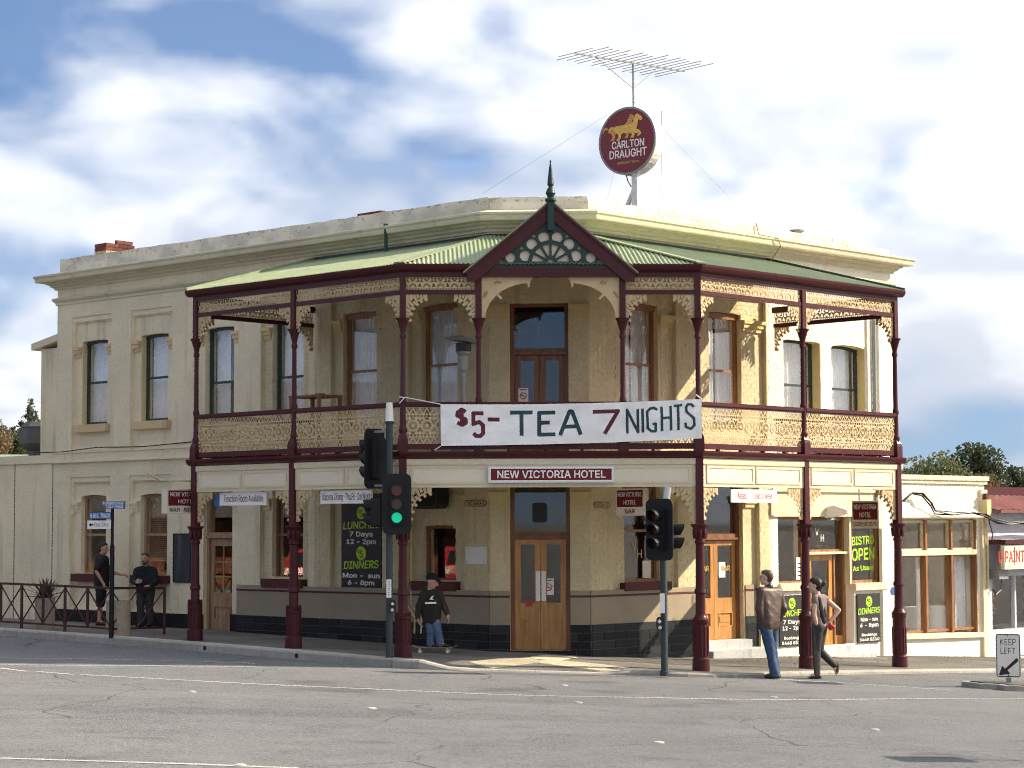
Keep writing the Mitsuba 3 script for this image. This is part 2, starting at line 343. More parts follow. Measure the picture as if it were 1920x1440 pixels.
def strip(pp, wd, lift=.004, step=.8):
    l = LineString(pp); n = max(2, int(l.length / step) + 1); ss = np.linspace(0, l.length, n)
    P_ = np.array([l.interpolate(a).coords[0] for a in ss]); D_ = np.gradient(P_, axis=0); D_ /= np.linalg.norm(D_, axis=1, keepdims=True); N_ = np.column_stack([-D_[:, 1], D_[:, 0]])
    a, b = P_ + N_ * wd / 2, P_ - N_ * wd / 2
    v = np.stack([np.column_stack([a, ground(a[:, 0], a[:, 1]) + lift]), np.column_stack([b, ground(b[:, 0], b[:, 1]) + lift])], 1).reshape(-1, 3)
    k = np.arange(n - 1) * 2
    return v, np.vstack([np.stack([k + 1, k + 3, k], 1), np.stack([k + 3, k + 2, k], 1)])
MARKS = [[(-7.819, 31.910), (-7.271, 31.300)], [(-7.160, 31.340), (-6.466, 30.810)], [(-6.399, 30.830), (-3.641, 29.660), (-0.018, 28.740), (3.561, 29.320), (7.762, 31.870)],
         [(-8.008, 32.680), (-5.607, 33.250), (-4.120, 33.550)], [(4.396, 34.560), (5.778, 34.010), (7.012, 33.300)], [(-4.580, 18.730), (-2.405, 18.470), (-1.875, 18.330)],
         [(-8.449, 34.470), (-6.473, 34.710), (-4.241, 34.530)]]
for k, pp in enumerate(MARKS): put('road', 'painted_line', strip(pp, [.08, .08, .09, .08, .09, .1, .08][k]), M_LINE)
for (x, y) in [(-4.266, 27.830), (-1.737, 25.720), (0.757, 31.090), (0.855, 27.660), (3.712, 29.930), (4.206, 24.440), (1.511, 21.860), (-2.405, 18.470)]:
    put('road', 'reflector', lathe([(.06, 0), (.055, .012), (.035, .018)], 10, (x, y, float(ground(x, y)))), M_LINE)
# tactile paving at the crossing: studded tiles laid in two bands
def tactile(a, b, rows):
    a, b = np.array(a), np.array(b); d = (b - a) / np.linalg.norm(b - a); n = np.array([-d[1], d[0]])
    for k in range(int(np.linalg.norm(b - a) / .3)):
        for r in rows:
            o = a + d * (k * .3) + n * r * .3; c = [o + d * x + n * y for x, y in ((.004, .004), (.296, .004), (.296, .296), (.004, .296))]
            v = np.array([[*p, float(foot(*p)) + h] for h in (-.01, .008) for p in c])
            f = np.array([[4, 5, 6], [4, 6, 7], [0, 1, 5], [0, 5, 4], [1, 2, 6], [1, 6, 5], [2, 3, 7], [2, 7, 6], [3, 0, 4], [3, 4, 7]])
            st = []
            for x in np.arange(.04, .29, .055):
                for y in np.arange(.04, .29, .055):
                    p = o + d * x + n * y; z = float(foot(*p)) + .008
                    st.append((np.array([[p[0] + .017 * e, p[1] + .017 * g, z] for e, g in ((-1, -1), (1, -1), (1, 1), (-1, 1))] + [[p[0], p[1], z + .007]]), np.array([[0, 1, 4], [1, 2, 4], [2, 3, 4], [3, 0, 4]])))
            put('pavement', 'tactile_tile', cat([(v, f)] + st), M_TACT)
tactile((-.35, 34.42), (.75, 35.35), (0, 1))
tactile((.35, 35.05), (1.95, 34.42), (0, 1))
tactile((.75, 35.5), (1.15, 37.0), (0, 1))

# ------------------------------------------------------------------ the hotel
hotel = thing('hotel', 'two storey cream corner hotel with moulded parapet behind the iron lace verandah', 'hotel')
BAYC = [-12.16, -10.0, -7.82, -5.66, -3.55, -1.37]
def bay(c, z0, z1): return rect(c - .73, z0, c + .73, z1)
upW = [arch(c - .47, 4.72 if c < -9 else 4.3, c + .47, 6.6, .025) for c in BAYC]
LOW = {0: arch(-12.62, 1.42, -11.7, 3.16, .035), 1: arch(-10.46, 1.42, -9.54, 3.16, .035), 2: arch(-8.32, .28, -7.38, 3.2, .035), 3: arch(-6.12, 1.4, -5.19, 3.22, .035), 5: arch(-1.83, 1.42, -.96, 2.46, .02)}
def clipu(g, a, b): return g.intersection(rect(a, -9, b, 20))
frontL = rect(WLEND, -.7, 0, 8.2)
for k, c in enumerate(BAYC):
    frontL = frontL.difference(bay(c, 4.12, 7.2 if k < 2 else 7.1)).difference(bay(c, .66, 3.62))
frontL = frontL.difference(rect(-8.55, -.7, -7.09, .7))
backL = rect(WLEND, -.7, 0, 8.2).difference(unary_union(upW + list(LOW.values())))
SPL = -4.6
put(hotel, 'left_wall', cat([WL.prism(clipu(frontL, WLEND, SPL), 0, .1), WL.prism(clipu(backL, WLEND, SPL), .1, .4)]), M_WALL)
put(hotel, 'left_wall', cat([WL.prism(clipu(frontL, SPL, 0), 0, .1), WL.prism(clipu(backL, SPL, 0), .1, .4)]), M_BRICK_SHADED)
# corner wall with its two doorways
dU, dD = rect(.37, 3.72, 1.44, 6.5), rect(.36, .2, 1.45, 3.3)
wc = rect(0, -.7, WCW, 8.2).difference(dU).difference(dD)
cw = put(hotel, 'corner_wall', WC.prism(wc, 0, .45), M_BRICK_SHADED)
# right wall
RB = [rect(.62, 4.12, 2.44, 6.95), rect(3.1, 4.12, 5.2, 6.95), rect(.62, .66, 2.44, 3.6), rect(2.95, -.7, 4.92, 3.6)]
rU = [arch(1.05, 4.3, 2.02, 6.6, .025), arch(3.53, 4.3, 4.52, 6.6, .025)]
rU2 = [arch(5.75, 4.35, 6.98, 6.2, .05), arch(7.36, 4.35, 8.55, 6.17, .05)]
rD = [arch(1.03, 1.39, 2.05, 3.2, .05), rect(3.05, .2, 4.52, 3.25)]
BIS = unary_union([rect(5.5, 1.25, 6.42, 2.6), rect(6.42, -.05, 8.02, 2.6), rect(8.02, 1.2, 9.1, 2.6)])
SLOT = rect(8.62, -.7, 8.8, 7.0)
frR = rect(0, -.7, WREND, 8.2).difference(unary_union(RB + rU2 + [BIS]))
bkR = rect(0, -.7, 5.3, 8.2).difference(unary_union(rU + rD))
put(hotel, 'right_wall', cat([WR.prism(clipu(frR, 0, 5.24), 0, .1), WR.prism(clipu(bkR, 0, 5.24), .1, .4)]), M_BRICK_SHADED)
put(hotel, 'right_wall', WR.prism(clipu(frR, 5.24, WREND), 0, .35), M_WALL_SUNLIT)
# parapets, with worn tops
def ragged(u0, u1, z0, za, zb, amp):
    u = np.arange(u0, u1, .12); u = np.append(u, u1)
    n = meshkit.fbm(np.column_stack([u * 3.1, u * 0, u * 0 + u0]), 4) - .5
    z = za + (zb - za) * (u - u0) / (u1 - u0) + n * amp
    return Polygon([(u0, z0), (u1, z0)] + list(zip(u[::-1], z[::-1])))
put(hotel, 'parapet', WL.prism(ragged(-13.4, -.01, 8.1, 8.5, 8.45, .05), .012, .34), M_PARAPET)
put(hotel, 'parapet', WC.prism(ragged(.01, WCW - .01, 8.1, 8.45, 8.44, .04), .012, .34), M_PARAPET)
rag = ragged(.01, 9.48, 8.1, 8.42, 8.32, .09); put(hotel, 'parapet', WR.prism(rag, .012, .34), M_PARAPET)
path = [WL.p(WLEND, 7, 0)[:2], WL.p(WLEND, 0, 0)[:2], WC.p(0, 0, 0)[:2], WR.p(0, 0, 0)[:2], WR.p(WREND, 0, 0)[:2], WR.p(WREND, 7, 0)[:2]]
put(hotel, 'cornice', sweep(path, [(-.02, 7.8), (.05, 7.8), (.06, 7.84), (.12, 7.87), (.13, 7.9), (.2, 7.935), (.21, 7.96), (.355, 7.965), (.365, 7.985), (.375, 8.05), (.4, 8.08), (.4, 8.115), (.02, 8.2), (-.02, 8.2)]), M_CORNICE)
put(hotel, 'astragal', sweep(path, [(-.02, 7.45), (.03, 7.45), (.035, 7.5), (.07, 7.53), (.095, 7.56), (.1, 7.6), (.015, 7.63), (-.02, 7.63)]), M_CORNICE)
# string course on the left wall
put(hotel, 'string_course', cat([WL.box(-13.5, -4.72, -.045, .02, 3.92, 4.1), WL.box(-13.5, -4.72, -.075, .02, 4.1, 4.125), WL.box(-13.5, -4.72, -.07, .02, 3.885, 3.92)]), M_WALL)
# mouldings at the heads of the two open left bays, upstairs and down
for c in BAYC[:2]:
    for zt in (7.2, 3.62):
        u0, u1 = c - .73, c + .73
        put(hotel, 'bay_moulding', cat([WL.box(u0, u1, .0, .1, zt - .06, zt), WL.box(u0 + .06, u1, .03, .1, zt - .17, zt - .06), WL.box(u0 + .06, u1, .06, .1, zt - .2, zt - .17), WL.box(u0, u0 + .06, .03, .1, zt - .9, zt - .06)]), M_WALL)
# impost capitals and pilaster strips beside the windows
def impost(fr, u0, u1, z, w=.1, m=M_YELLOW, big=True):
    put(hotel, 'impost', cat([fr.box(u0 - .03, u1 + .03, w - .1, w + .02, z - .04, z + .03), fr.box(u0 - .015, u1 + .015, w - .07, w + .02, z - .12, z - .04), fr.box(u0, u1, w - .04, w + .02, z - .2, z - .12)]), m)
for k, c in enumerate(BAYC):

    for a, b in ((c - .72, c - .5), (c + .5, c + .72)):
        impost(WL, a, b, 6.44, m=M_OCHRE if k < 3 else M_YELLOW)
        if k in (0, 1, 2, 3, 5): impost(WL, a, b, 2.98, m=M_YELLOW if k > 2 else M_WALL)
for a, b in ((0.0, .33), (1.48, WCW)):
    impost(WC, a, b, 6.43, 0.0); impost(WC, a, b, 3.02, 0.0)
for a, b in ((2.06, 2.43),): impost(WR, a, b, 6.38); impost(WR, a, b, 2.98)
for a, b in ((4.56, 5.18),): impost(WR, a, b, 6.45)
impost(WR, 4.56, 4.9, 2.98)
# dado, its red line and the plinth
doorL, doorC, doorR = rect(-8.32, -1, -7.38, 4), dD, rect(3.05, -1, 4.52, 4)
for fr, g in ((WL, rect(-7.09, .66, 0, 1.27)), (WC, rect(0, .66, WCW, 1.27).difference(doorC)), (WR, rect(0, .66, 2.95, 1.27))):
    for q in polys(g):
        put(hotel, 'dado', fr.prism(q, -.022, .1), M_DADO)
        put(hotel, 'dado_line', fr.prism(q.intersection(rect(-20, 1.15, 20, 1.185)), -.036, -.0), M_MAROON_D)
put(hotel, 'dado', WR.box(4.56, 4.92, .078, .12, .66, 1.27), M_DADO); put(hotel, 'dado_line', WR.box(4.56, 4.92, .065, .12, 1.15, 1.185), M_MAROON_D)
def plinth(fr, g, zt, w0=-.03, length=.62, course=.148):
    put(hotel, 'plinth', fr.prism(g, w0, w0 + .06), M_MORTAR)
    u0, zb, u1, _ = g.bounds; r = 0; z = zt
    while z > zb:
        u = u0 - (r % 2) * length / 2
        while u < u1:
            for q in polys(rect(u + .005, z - course + .005, u + length - .005, z - .004).intersection(g)):
                if q.area > .004:
                    put(hotel + '__plinth', 'plinth_block', fr.prism(q, w0 - .012 - .004 * random.random(), w0 + .01), random.choice(M_PLINTH))
            u += length
        z -= course; r += 1
plinth(WL, rect(-7.09, -.1, 0, .66), .66); plinth(WC, rect(0, -.1, WCW, .66).difference(doorC), .66); plinth(WR, rect(0, -.4, 2.95, .66), .66); plinth(WR, rect(4.56, -.4, 5.44, .66), .66, w0=.065)
put(hotel, 'plinth_band', cat([WL.box(WLEND - .02, -8.55, -.05, .02, -.3, .63), WL.box(-8.55, -8.32, .05, .12, -.3, .63), WL.box(-7.38, -7.09, .05, .12, -.3, .66)]), M_PLINTH[2])
# painted brickwork: every brick has its own joints
def bricks(fr, region, w0, zlo, zhi, single=None, L_=.235, H_=.0857, m=M_BRICK_SHADED, proud=.006, fill=1.0):
    out, r = [], 0
    for z in np.arange(zlo, zhi - H_ * .6, H_):
        for q in polys(region.intersection(rect(-50, z + .004, 50, z + H_ - .004))):
            a, _, b, _ = q.bounds
            mid = q.intersection(rect(-50, z + .03, 50, z + .05))
            for q2 in polys(mid):
                a, _, b, _ = q2.bounds; o = math.floor(a / L_) * L_ - (r % 2) * L_ / 2
                while o < b:
                    x0, x1 = max(o + .005, a), min(o + L_ - .005, b)
                    if x1 - x0 > .03 and random.random() < fill:
                        bx = fr.box(x0, x1, w0 - proud - .004 * random.random(), w0 + .004, z + .005, z + H_ - .005)
                        if single: put(single, 'brick', bx, m)
                        else: out.append(bx)
                    o += L_
        r += 1
    if out: put(hotel, 'brickwork', cat(out), m, stuff=True)
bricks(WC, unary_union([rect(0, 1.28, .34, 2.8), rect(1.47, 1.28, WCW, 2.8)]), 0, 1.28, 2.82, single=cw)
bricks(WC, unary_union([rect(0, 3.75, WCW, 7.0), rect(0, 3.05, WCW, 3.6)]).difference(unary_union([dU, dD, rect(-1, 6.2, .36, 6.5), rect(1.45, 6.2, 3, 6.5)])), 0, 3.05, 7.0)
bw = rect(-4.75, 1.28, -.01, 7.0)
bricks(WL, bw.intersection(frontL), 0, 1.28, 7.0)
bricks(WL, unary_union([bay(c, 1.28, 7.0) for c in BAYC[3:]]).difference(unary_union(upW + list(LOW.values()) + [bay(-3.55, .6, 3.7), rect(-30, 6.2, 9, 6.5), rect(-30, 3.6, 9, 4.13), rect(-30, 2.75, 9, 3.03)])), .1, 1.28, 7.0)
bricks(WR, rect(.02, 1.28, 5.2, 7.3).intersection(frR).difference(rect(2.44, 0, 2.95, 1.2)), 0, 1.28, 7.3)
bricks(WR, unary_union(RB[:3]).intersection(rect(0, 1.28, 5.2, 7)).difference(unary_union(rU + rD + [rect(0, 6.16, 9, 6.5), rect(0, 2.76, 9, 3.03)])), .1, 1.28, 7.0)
bricks(WR, rect(5.26, -.35, 9.5, 7.4).intersection(frR).difference(SLOT).difference(rect(5.2, 2.55, 9.52, 3.2)).buffer(-.006), 0, -.35, 7.4, m=M_WALL_SUNLIT)
bricks(WR, rag.intersection(rect(0, 8.21, 9.6, 8.6)), .012, 8.21, 8.5, m=M_PARAPET)
bricks(WL, rect(-13.4, .7, -4.8, 3.6).intersection(frontL), 0, .7, 3.6, m=M_WALL, proud=.003, fill=.5)
# shadow slot with rain-water pipe on the right wall
put(hotel, 'pilaster', cat([WR.box(8.98, WREND, -.06, .02, -.7, 7.45), WR.box(8.58, 8.66, -.05, .02, 2.7, 7.0)]), M_WALL_SUNLIT)
put(hotel, 'rainwater_pipe', tube([WR.p(8.8, -.06, 7.2), WR.p(8.8, -.06, 2.6)], .045, 10), M_GREY, smooth=40)
# end walls, back walls, inner floor and roof deck close the building
put(hotel, 'end_wall', cat([WL.box(WLEND, WLEND + .3, .38, 11, -.7, 8.2), WR.box(WREND - .3, WREND, .34, 11, -.7, 8.2)]), M_WALL)
foot_poly = [WL.p(WLEND + .05, .3, 0)[:2], WC.p(.05, .3, 0)[:2], WR.p(0, .3, 0)[:2], WR.p(WREND - .05, .3, 0)[:2], WR.p(WREND - .05, 11, 0)[:2], (.6, 58), WL.p(WLEND + .05, 11, 0)[:2]]
def slab(pts, z0, z1):
    m = trimesh.creation.extrude_polygon(Polygon(pts), z1 - z0, engine='earcut'); v = np.array(m.vertices); v[:, 2] += z0; return v, np.array(m.faces)
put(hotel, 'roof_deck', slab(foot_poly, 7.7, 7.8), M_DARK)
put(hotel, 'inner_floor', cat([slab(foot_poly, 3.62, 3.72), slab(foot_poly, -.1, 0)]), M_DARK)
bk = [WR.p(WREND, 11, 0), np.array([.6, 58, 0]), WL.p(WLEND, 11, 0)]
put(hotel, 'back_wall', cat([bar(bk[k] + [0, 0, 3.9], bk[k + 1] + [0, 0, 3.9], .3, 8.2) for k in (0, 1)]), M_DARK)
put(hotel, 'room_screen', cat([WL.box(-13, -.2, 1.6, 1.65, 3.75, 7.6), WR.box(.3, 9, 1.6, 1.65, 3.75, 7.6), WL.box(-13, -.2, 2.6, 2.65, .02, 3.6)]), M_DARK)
# windows
def curtain(fr, u0, u1, z0, z1, w, folds=9, amp=.018):
    n = 48; u = np.linspace(u0, u1, n); ph = rng.random() * 6
    a = amp * (np.sin(u * folds * 6.28 / (u1 - u0) + ph + 1.2 * np.sin(u * 5)) + .4 * np.sin(u * 53 + ph))
    v = np.vstack([np.column_stack([u, w + a * .8, 0 * u + z1]), np.column_stack([u, w + a * 1.2, 0 * u + z0])])
    k = np.arange(n - 1); return fr.w(v), np.vstack([np.stack([k, k + n, k + n + 1], 1), np.stack([k, k + n + 1, k + 1], 1)])
def window(fr, op, w, m, rail=None, curt=None, blind=False, ft=.06, label=None, head=0.0, own=hotel):
    u0, z0, u1, z1 = op.bounds; key = part(own, 'window', label)
    fr_ = ring(op, ft)
    zr = rail or (z0 + z1) / 2
    put(key, 'frame', fr.prism(fr_, w, w + .07), m)
    inn = op.buffer(-ft, join_style=2)
    if rail is not False: put(key, 'meeting_rail', fr.prism(rect(u0, zr - .025, u1, zr + .025).intersection(inn), w + .012, w + .06), m)
    else: zr = z0 + ft
    if head: put(key, 'head', fr.box(u0 + .002, u1 - .002, w - .03, w, z1 - head, z1 - .015), m)
    for a, b, dw in ((z0, zr, .02), (zr, z1, .04)):
        g = inn.intersection(rect(u0, a, u1, b))
        if g.area > .01: put(key, 'pane', fr.prism(g, w + dw, w + dw + .001) if 0 else flat(fr, g, w + dw), M_GLASS)
    if curt == 'full': put(key, 'curtain', curtain(fr, u0, u1, z0, z1, w + .2), M_CURT, smooth=True)
    elif curt == 'pair':
        put(key, 'curtain', curtain(fr, u0, u0 + (u1 - u0) * .5, z0, z1, w + .2, 5), M_CURT, smooth=True); put(key, 'curtain', curtain(fr, u0 + (u1 - u0) * .58, u1, z0, z1, w + .22, 4), M_CURT, smooth=True)
    if blind:
        for z in np.arange(z0 + .3, z1 - .1, .045): put(key, 'blind_slat', fr.w(np.array([[u0, w + .14, z], [u1, w + .14, z], [u1, w + .165, z + .028], [u0, w + .165, z + .028]])) if 0 else (fr.w([[u0, w + .14, z], [u1, w + .14, z], [u1, w + .165, z + .028], [u0, w + .165, z + .028]]), np.array([[0, 1, 2], [0, 2, 3]])), M_WOODB)
    return key
def flat(fr, g, w):
    out = []
    for q in polys(g):
        v, f = trimesh.creation.triangulate_polygon(q, engine='earcut'); out.append((fr.w(np.column_stack([v[:, 0], 0 * v[:, 0] + w, v[:, 1]])), f))
    return cat(out)
for k, op in enumerate(upW):
    green = k < 4
    key = window(WL, op, .22 if green else .2, M_WGREEN if green else M_WOODW, curt='full' if k != 2 else 'pair', head=0 if green else .13)
    u0, z0, u1, _ = op.bounds
    if k < 2: put(key, 'sill', WL.box(u0 - .14, u1 + .1, -.03, .3, 4.55, 4.72), M_OCHRE)
for k in range(2):
    put(hotel, 'reveal', cat([WL.box(upW[k].bounds[0] - .001, upW[k].bounds[0] + .012, .102, .22, 4.73, 6.5)]), M_YELLOW)
for op in rU: window(WR, op, .2, M_WOODW, curt='pair', head=.13)
for op in rU2:
    window(WR, op, .2, M_WGREEN, curt='full')
    put(hotel, 'reveal', WR.prism(ring(op.buffer(.004), .012), .01, .2), M_YELLOW)
    put(hotel, 'window_sill', WR.box(op.bounds[0] - .05, op.bounds[2] + .05, -.04, .2, op.bounds[1] - .08, op.bounds[1]), M_YELLOW)
SILLM = M_MAROON_D
for k in (0, 1, 3, 5):
    op = LOW[k]; u0, z0, u1, _ = op.bounds
    key = window(WL, op, .2, M_WOODB if k < 2 else M_WOODD, rail=2.28 if k < 4 else False, blind=(k == 1), curt=None)
    put(key, 'sill', WL.box(u0 - .16, u1 + .12, -.06, .3, z0 - .17, z0), SILLM)
op = rD[0]; key = window(WR, op, .2, M_WOODW, rail=2.34); put(key, 'sill', WR.box(.9, 2.2, -.05, .3, 1.24, 1.39), SILLM)
# doors: (frame, transom, leaves with glass above and panel below)
def door(fr, u0, u1, z0, z1, w, zleaf, leaves, m, mf, label=None, glaze=(.42, .95), split=(0, 1), tz=None):
    key = part(hotel, 'door', label); t = .075
    put(key, 'frame', fr.prism(rect(u0, z0, u1, z1).difference(rect(u0 + t, z0, u1 - t, zleaf)).difference(rect(u0 + t, zleaf + .13, u1 - t, z1 - .06)), w, w + .12), mf)
    put(key, 'transom_rail', fr.box(u0 + .02, u1 - .02, w - .04, w, zleaf + .015, zleaf + .06), mf)
    put(key, 'transom_pane', flat(fr, rect(u0 + t, zleaf + .13, u1 - t, z1 - .06), w + .06), M_GLASS)
    a, b = u0 + t, u1 - t
    n = leaves; wd = (b - a) / n
    for k in range(n):
        x0, x1 = a + wd * k + .004, a + wd * (k + 1) - .004; H = zleaf - z0
        gz0, gz1 = z0 + H * glaze[0], z0 + H * glaze[1]
        gl = rect(x0 + .11, gz0, x1 - .1, gz1)
        pn = rect(x0 + .11, z0 + .25, x1 - .1, gz0 - .28)
        lf = rect(x0, z0 + .006, x1, zleaf - .006).difference(gl)
        put(key, 'leaf', cat([fr.prism(lf.difference(pn), w + .04, w + .09), fr.prism(pn, w + .062, w + .085)]), m)
        put(key, 'panel_moulding', cat([fr.prism(ring(pn, .02), w + .03, w + .063), fr.prism(rect(pn.bounds[0] + .07, pn.bounds[1] + .08, pn.bounds[2] - .07, pn.bounds[3] - .08), w + .046, w + .063)]), m)
        put(key, 'pane', flat(fr, gl, w + .065), M_GLASS)
    return key
kd = door(WC, .36, 1.45, .2, 3.3, .2, 2.2, 2, M_WOOD, M_WOODD, label='panelled pair of orange timber corner doors with tall glass')
put(kd, 'push_plate', WC.box(.82, .9, .225, .239, 1.08, 1.62), M_WHITE); put(kd, 'push_plate', WC.box(.925, 1.0, .225, .239, 1.08, 1.62), M_WHITE)
put(kd, 'threshold', WC.box(.3, 1.5, .02, .35, -.1, .2), M_DARK)
put(kd, 'transom_panel', roundish := WC.prism(roundrect(.76, 2.5, 1.03, 2.86, .05), .22, .25), M_BLACK)
kd2 = door(WC, .37, 1.44, 3.72, 6.5, .2, 5.55, 2, M_WOODD, M_WOODD, label='dark timber balcony doors under a wide glass transom')
kd3 = door(WL, -8.32, -7.38, .28, 3.2, .2, 2.2, 1, M_WOODB, M_WOODB, label='brown side door with small square panes', glaze=(.42, .92))
for z in (1.4, 1.7): put(kd3, 'glazing_bar', WL.box(-8.13, -7.57, .25, .28, z, z + .03), M_WOODB)
put(kd3, 'glazing_bar', WL.box(-7.86, -7.83, .25, .28, 1.1, 2.05), M_WOODB)
kd4 = door(WR, 3.05, 4.52, .22, 3.25, .2, 2.14, 2, M_WOOD, M_WOODD, label='orange timber bar doors lit by the sun')
put(hotel, 'doorstep', cat([WR.box(2.95, 4.75, -.42, .3, -.3, .06), WR.box(2.95, 4.5, -.12, .3, .06, .22)]), M_STEP)
# bistro shopfront
kb = part(hotel, 'shopfront', 'glazed bistro shopfront with timber door between two windows')
put(kb, 'frame', cat([WR.prism(rect(5.5, 1.25, 6.42, 2.6).difference(rect(5.56, 1.31, 6.36, 2.54)), .08, .16), WR.prism(rect(6.42, -.05, 8.02, 2.6).difference(rect(6.52, 1.93, 7.92, 2.52)).difference(rect(6.52, -.05, 6.72, 1.83)).difference(rect(6.76, -.05, 7.62, 1.83)).difference(rect(7.66, -.05, 7.92, 1.83)), .2, .3), WR.prism(rect(8.02, 1.2, 9.1, 2.6).difference(rect(8.1, 1.28, 8.98, 2.54)), .08, .16)]), M_WOODW)
put(kb, 'mullion', cat([WR.box(6.4, 6.46, .06, .3, 1.2, 2.6), WR.box(7.99, 8.05, .06, .3, 1.2, 2.6), WR.box(6.44, 8.0, .1, .2, 1.83, 1.88)]), M_FASCIA)
for g, w in ((rect(5.56, 1.31, 6.36, 2.54), .12), (rect(6.52, 1.93, 7.92, 2.52), .25), (rect(6.52, .15, 6.72, 1.83), .25), (rect(7.66, .15, 7.92, 1.83), .25), (rect(8.1, 1.28, 8.98, 2.54), .12)): put(kb, 'pane', flat(WR, g, w), M_GLASS)
put(kb, 'stall_board', cat([WR.box(6.52, 6.72, .22, .28, -.05, .15), WR.box(7.66, 7.92, .22, .28, -.05, .15)]), M_WOOD)
put(kb, 'door_leaf', WR.prism(rect(6.77, -.04, 7.61, 1.82).difference(rect(6.89, .3, 7.49, 1.7)), .23, .28), M_WOOD); put(kb, 'door_pane', flat(WR, rect(6.89, .3, 7.49, 1.7), .255), M_GLASS)
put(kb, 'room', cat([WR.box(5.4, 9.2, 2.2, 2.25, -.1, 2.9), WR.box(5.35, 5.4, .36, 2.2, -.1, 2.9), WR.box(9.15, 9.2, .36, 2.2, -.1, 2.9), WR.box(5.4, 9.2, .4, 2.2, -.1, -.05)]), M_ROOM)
for u0, u1, z in ((5.48, 6.46, 1.25), (8.0, 9.18, 1.2)):
    for k, u in enumerate(np.arange(u0, u1 - .05, .083)): put(kb, 'sill_brick', WR.box(u, u + .074, -.09, .12, z - .125, z - .005), M_WALL)
    put(kb, 'sill', WR.box(u0 + .02, u1 - .02, -.06, .12, z - .005, z + .02), M_FASCIA)
put(hotel, 'doorstep', cat([WR.box(6.5, 8.2, -.42, .2, -.6, -.2), WR.box(6.55, 7.98, -.1, .25, -.2, -.05)]), M_STEP)
put(hotel, 'shopfront_head', cat([WR.box(5.25, 9.3, -.045, .02, 2.62, 3.1), WR.box(5.2, 9.35, -.1, .02, 3.1, 3.16), WR.box(5.3, 9.25, -.06, .02, 2.6, 2.64)]), M_FASCIA)
# rear lean-to and low left wing
lw = WL
put(hotel, 'lean_to', cat([lw.box(-16.27, -13.5, 1.5, 8, -.7, 6.72)]), M_WALL)
v = lw.w([[-16.52, 1.38, 6.7], [-16.52, 1.38, 6.86], [-13.46, 1.38, 7.2], [-13.46, 1.38, 7.36], [-16.52, 8, 6.7], [-16.52, 8, 6.86], [-13.46, 8, 7.2], [-13.46, 8, 7.36]])
put(hotel, 'lean_to_roof', (v, np.array([[0, 2, 1], [1, 2, 3], [4, 5, 6], [5, 7, 6], [0, 1, 4], [1, 5, 4], [1, 3, 5], [3, 7, 5], [0, 4, 2], [2, 4, 6]])), M_FASCIA)
put(hotel, 'left_wing', cat([lw.box(-30, WLEND, .02, .4, -.7, 3.9), lw.box(-30, WLEND, -.03, .3, 3.9, 4.08)]), M_WALL)
for u in (-15.1, -13.6): put(hotel + '__left_wing', 'expansion_joint', lw.box(u - .008, u + .008, .012, .03, .1, 3.9), M_DARK)
put(hotel, 'wing_roof', (lw.w([[-30, .5, 4.3], [-14.55, .5, 4.07], [-14.6, 4, 4.2], [-30, 4, 4.6], [-30, .5, 4.15], [-14.55, .5, 4.0]]), np.array([[0, 1, 2], [0, 2, 3], [4, 5, 1], [4, 1, 0]])), M_ROOF)

# ------------------------------------------------------------------ the verandah
ver = thing('verandah', 'two storey maroon verandah with cream iron lace wrapping the hotel corner', 'verandah')
RUNS = [(VL, LL, [0, 2.758, LL]), (VF, LF, [0, 1.28, 3.72, LF]), (VR, LR, [0, 2.924, LR])]
EL, ER = VL.sub(0, 0, 0, math.pi / 2), VR.sub(LR, 0, 0, math.pi / 2)      # the two short ends, running from the outer post back to the wall
LOWPOST = [VL.p(.0, 0, 0), VL.p(2.758, 0, 0), VF.p(0, 0, 0), VF.p(LF, 0, 0), VR.p(2.924, 0, 0), VR.p(LR, 0, 0)]
lp = [(.15, -.12), (.15, .02), (.145, .2), (.125, .22), (.125, .78), (.14, .8), (.142, .86), (.105, .9), (.085, .95), (.082, 1.28), (.1, 1.3), (.1, 1.35), (.08, 1.38), (.07, 2.12), (.088, 2.14), (.088, 2.18), (.072, 2.2), (.078, 2.26), (.095, 2.33), (.125, 2.40), (.155, 2.44), (.155, 2.46)]
for P_ in LOWPOST:
    x, y = P_[:2]; g0 = float(foot(x, y)); k = part(ver, 'post')
    pr_ = [(r, z + (g0 - .0) * (1 - min(max((z - .2) / 1.0, 0), 1))) for r, z in lp]
    put(k, 'shaft', lathe(pr_, 16, (x, y, 0)), M_MAROON, smooth=35)
    lv = []
    for a in np.arange(8) * math.pi / 4:      # leaves of the capital and flutes of the pedestal
        c, s_ = math.cos(a), math.sin(a)
        lv.append(lathe([(.0, 2.2), (.02, 2.24), (.022, 2.3), (.026, 2.36), (.0, 2.42)], 6, (x + .1 * c, y + .1 * s_, 0)))
    put(k, 'capital', cat(lv), M_MAROON, smooth=50)
    fl = [lathe([(.0, g0 + .24), (.014, g0 + .25), (.014, g0 + .74), (0, g0 + .76)], 5, (x + .125 * math.cos(a), y + .125 * math.sin(a), 0)) for a in np.arange(12) * math.pi / 6]
    put(k, 'pedestal_fluting', cat(fl), M_MAROON)
def sqpost(fr, u, z0, z1, a=.11): return fr.box(u - a / 2, u + a / 2, -a / 2, a / 2, z0, z1)
up = [(.055, 3.98), (.06, 4.0), (.075, 4.06), (.06, 4.1), (.05, 4.16), (.046, 4.5), (.06, 4.53), (.06, 4.58), (.045, 4.62), (.04, 5.6), (.055, 5.62), (.055, 5.66), (.042, 5.7), (.06, 5.78), (.095, 5.9), (.12, 5.935), (.12, 5.95)]
UPPOST = [(VL, 0), (VL, 2.758), (VF, 0), (VF, 1.28), (VF, 3.72), (VF, LF), (VR, 2.924), (VR, LR)]
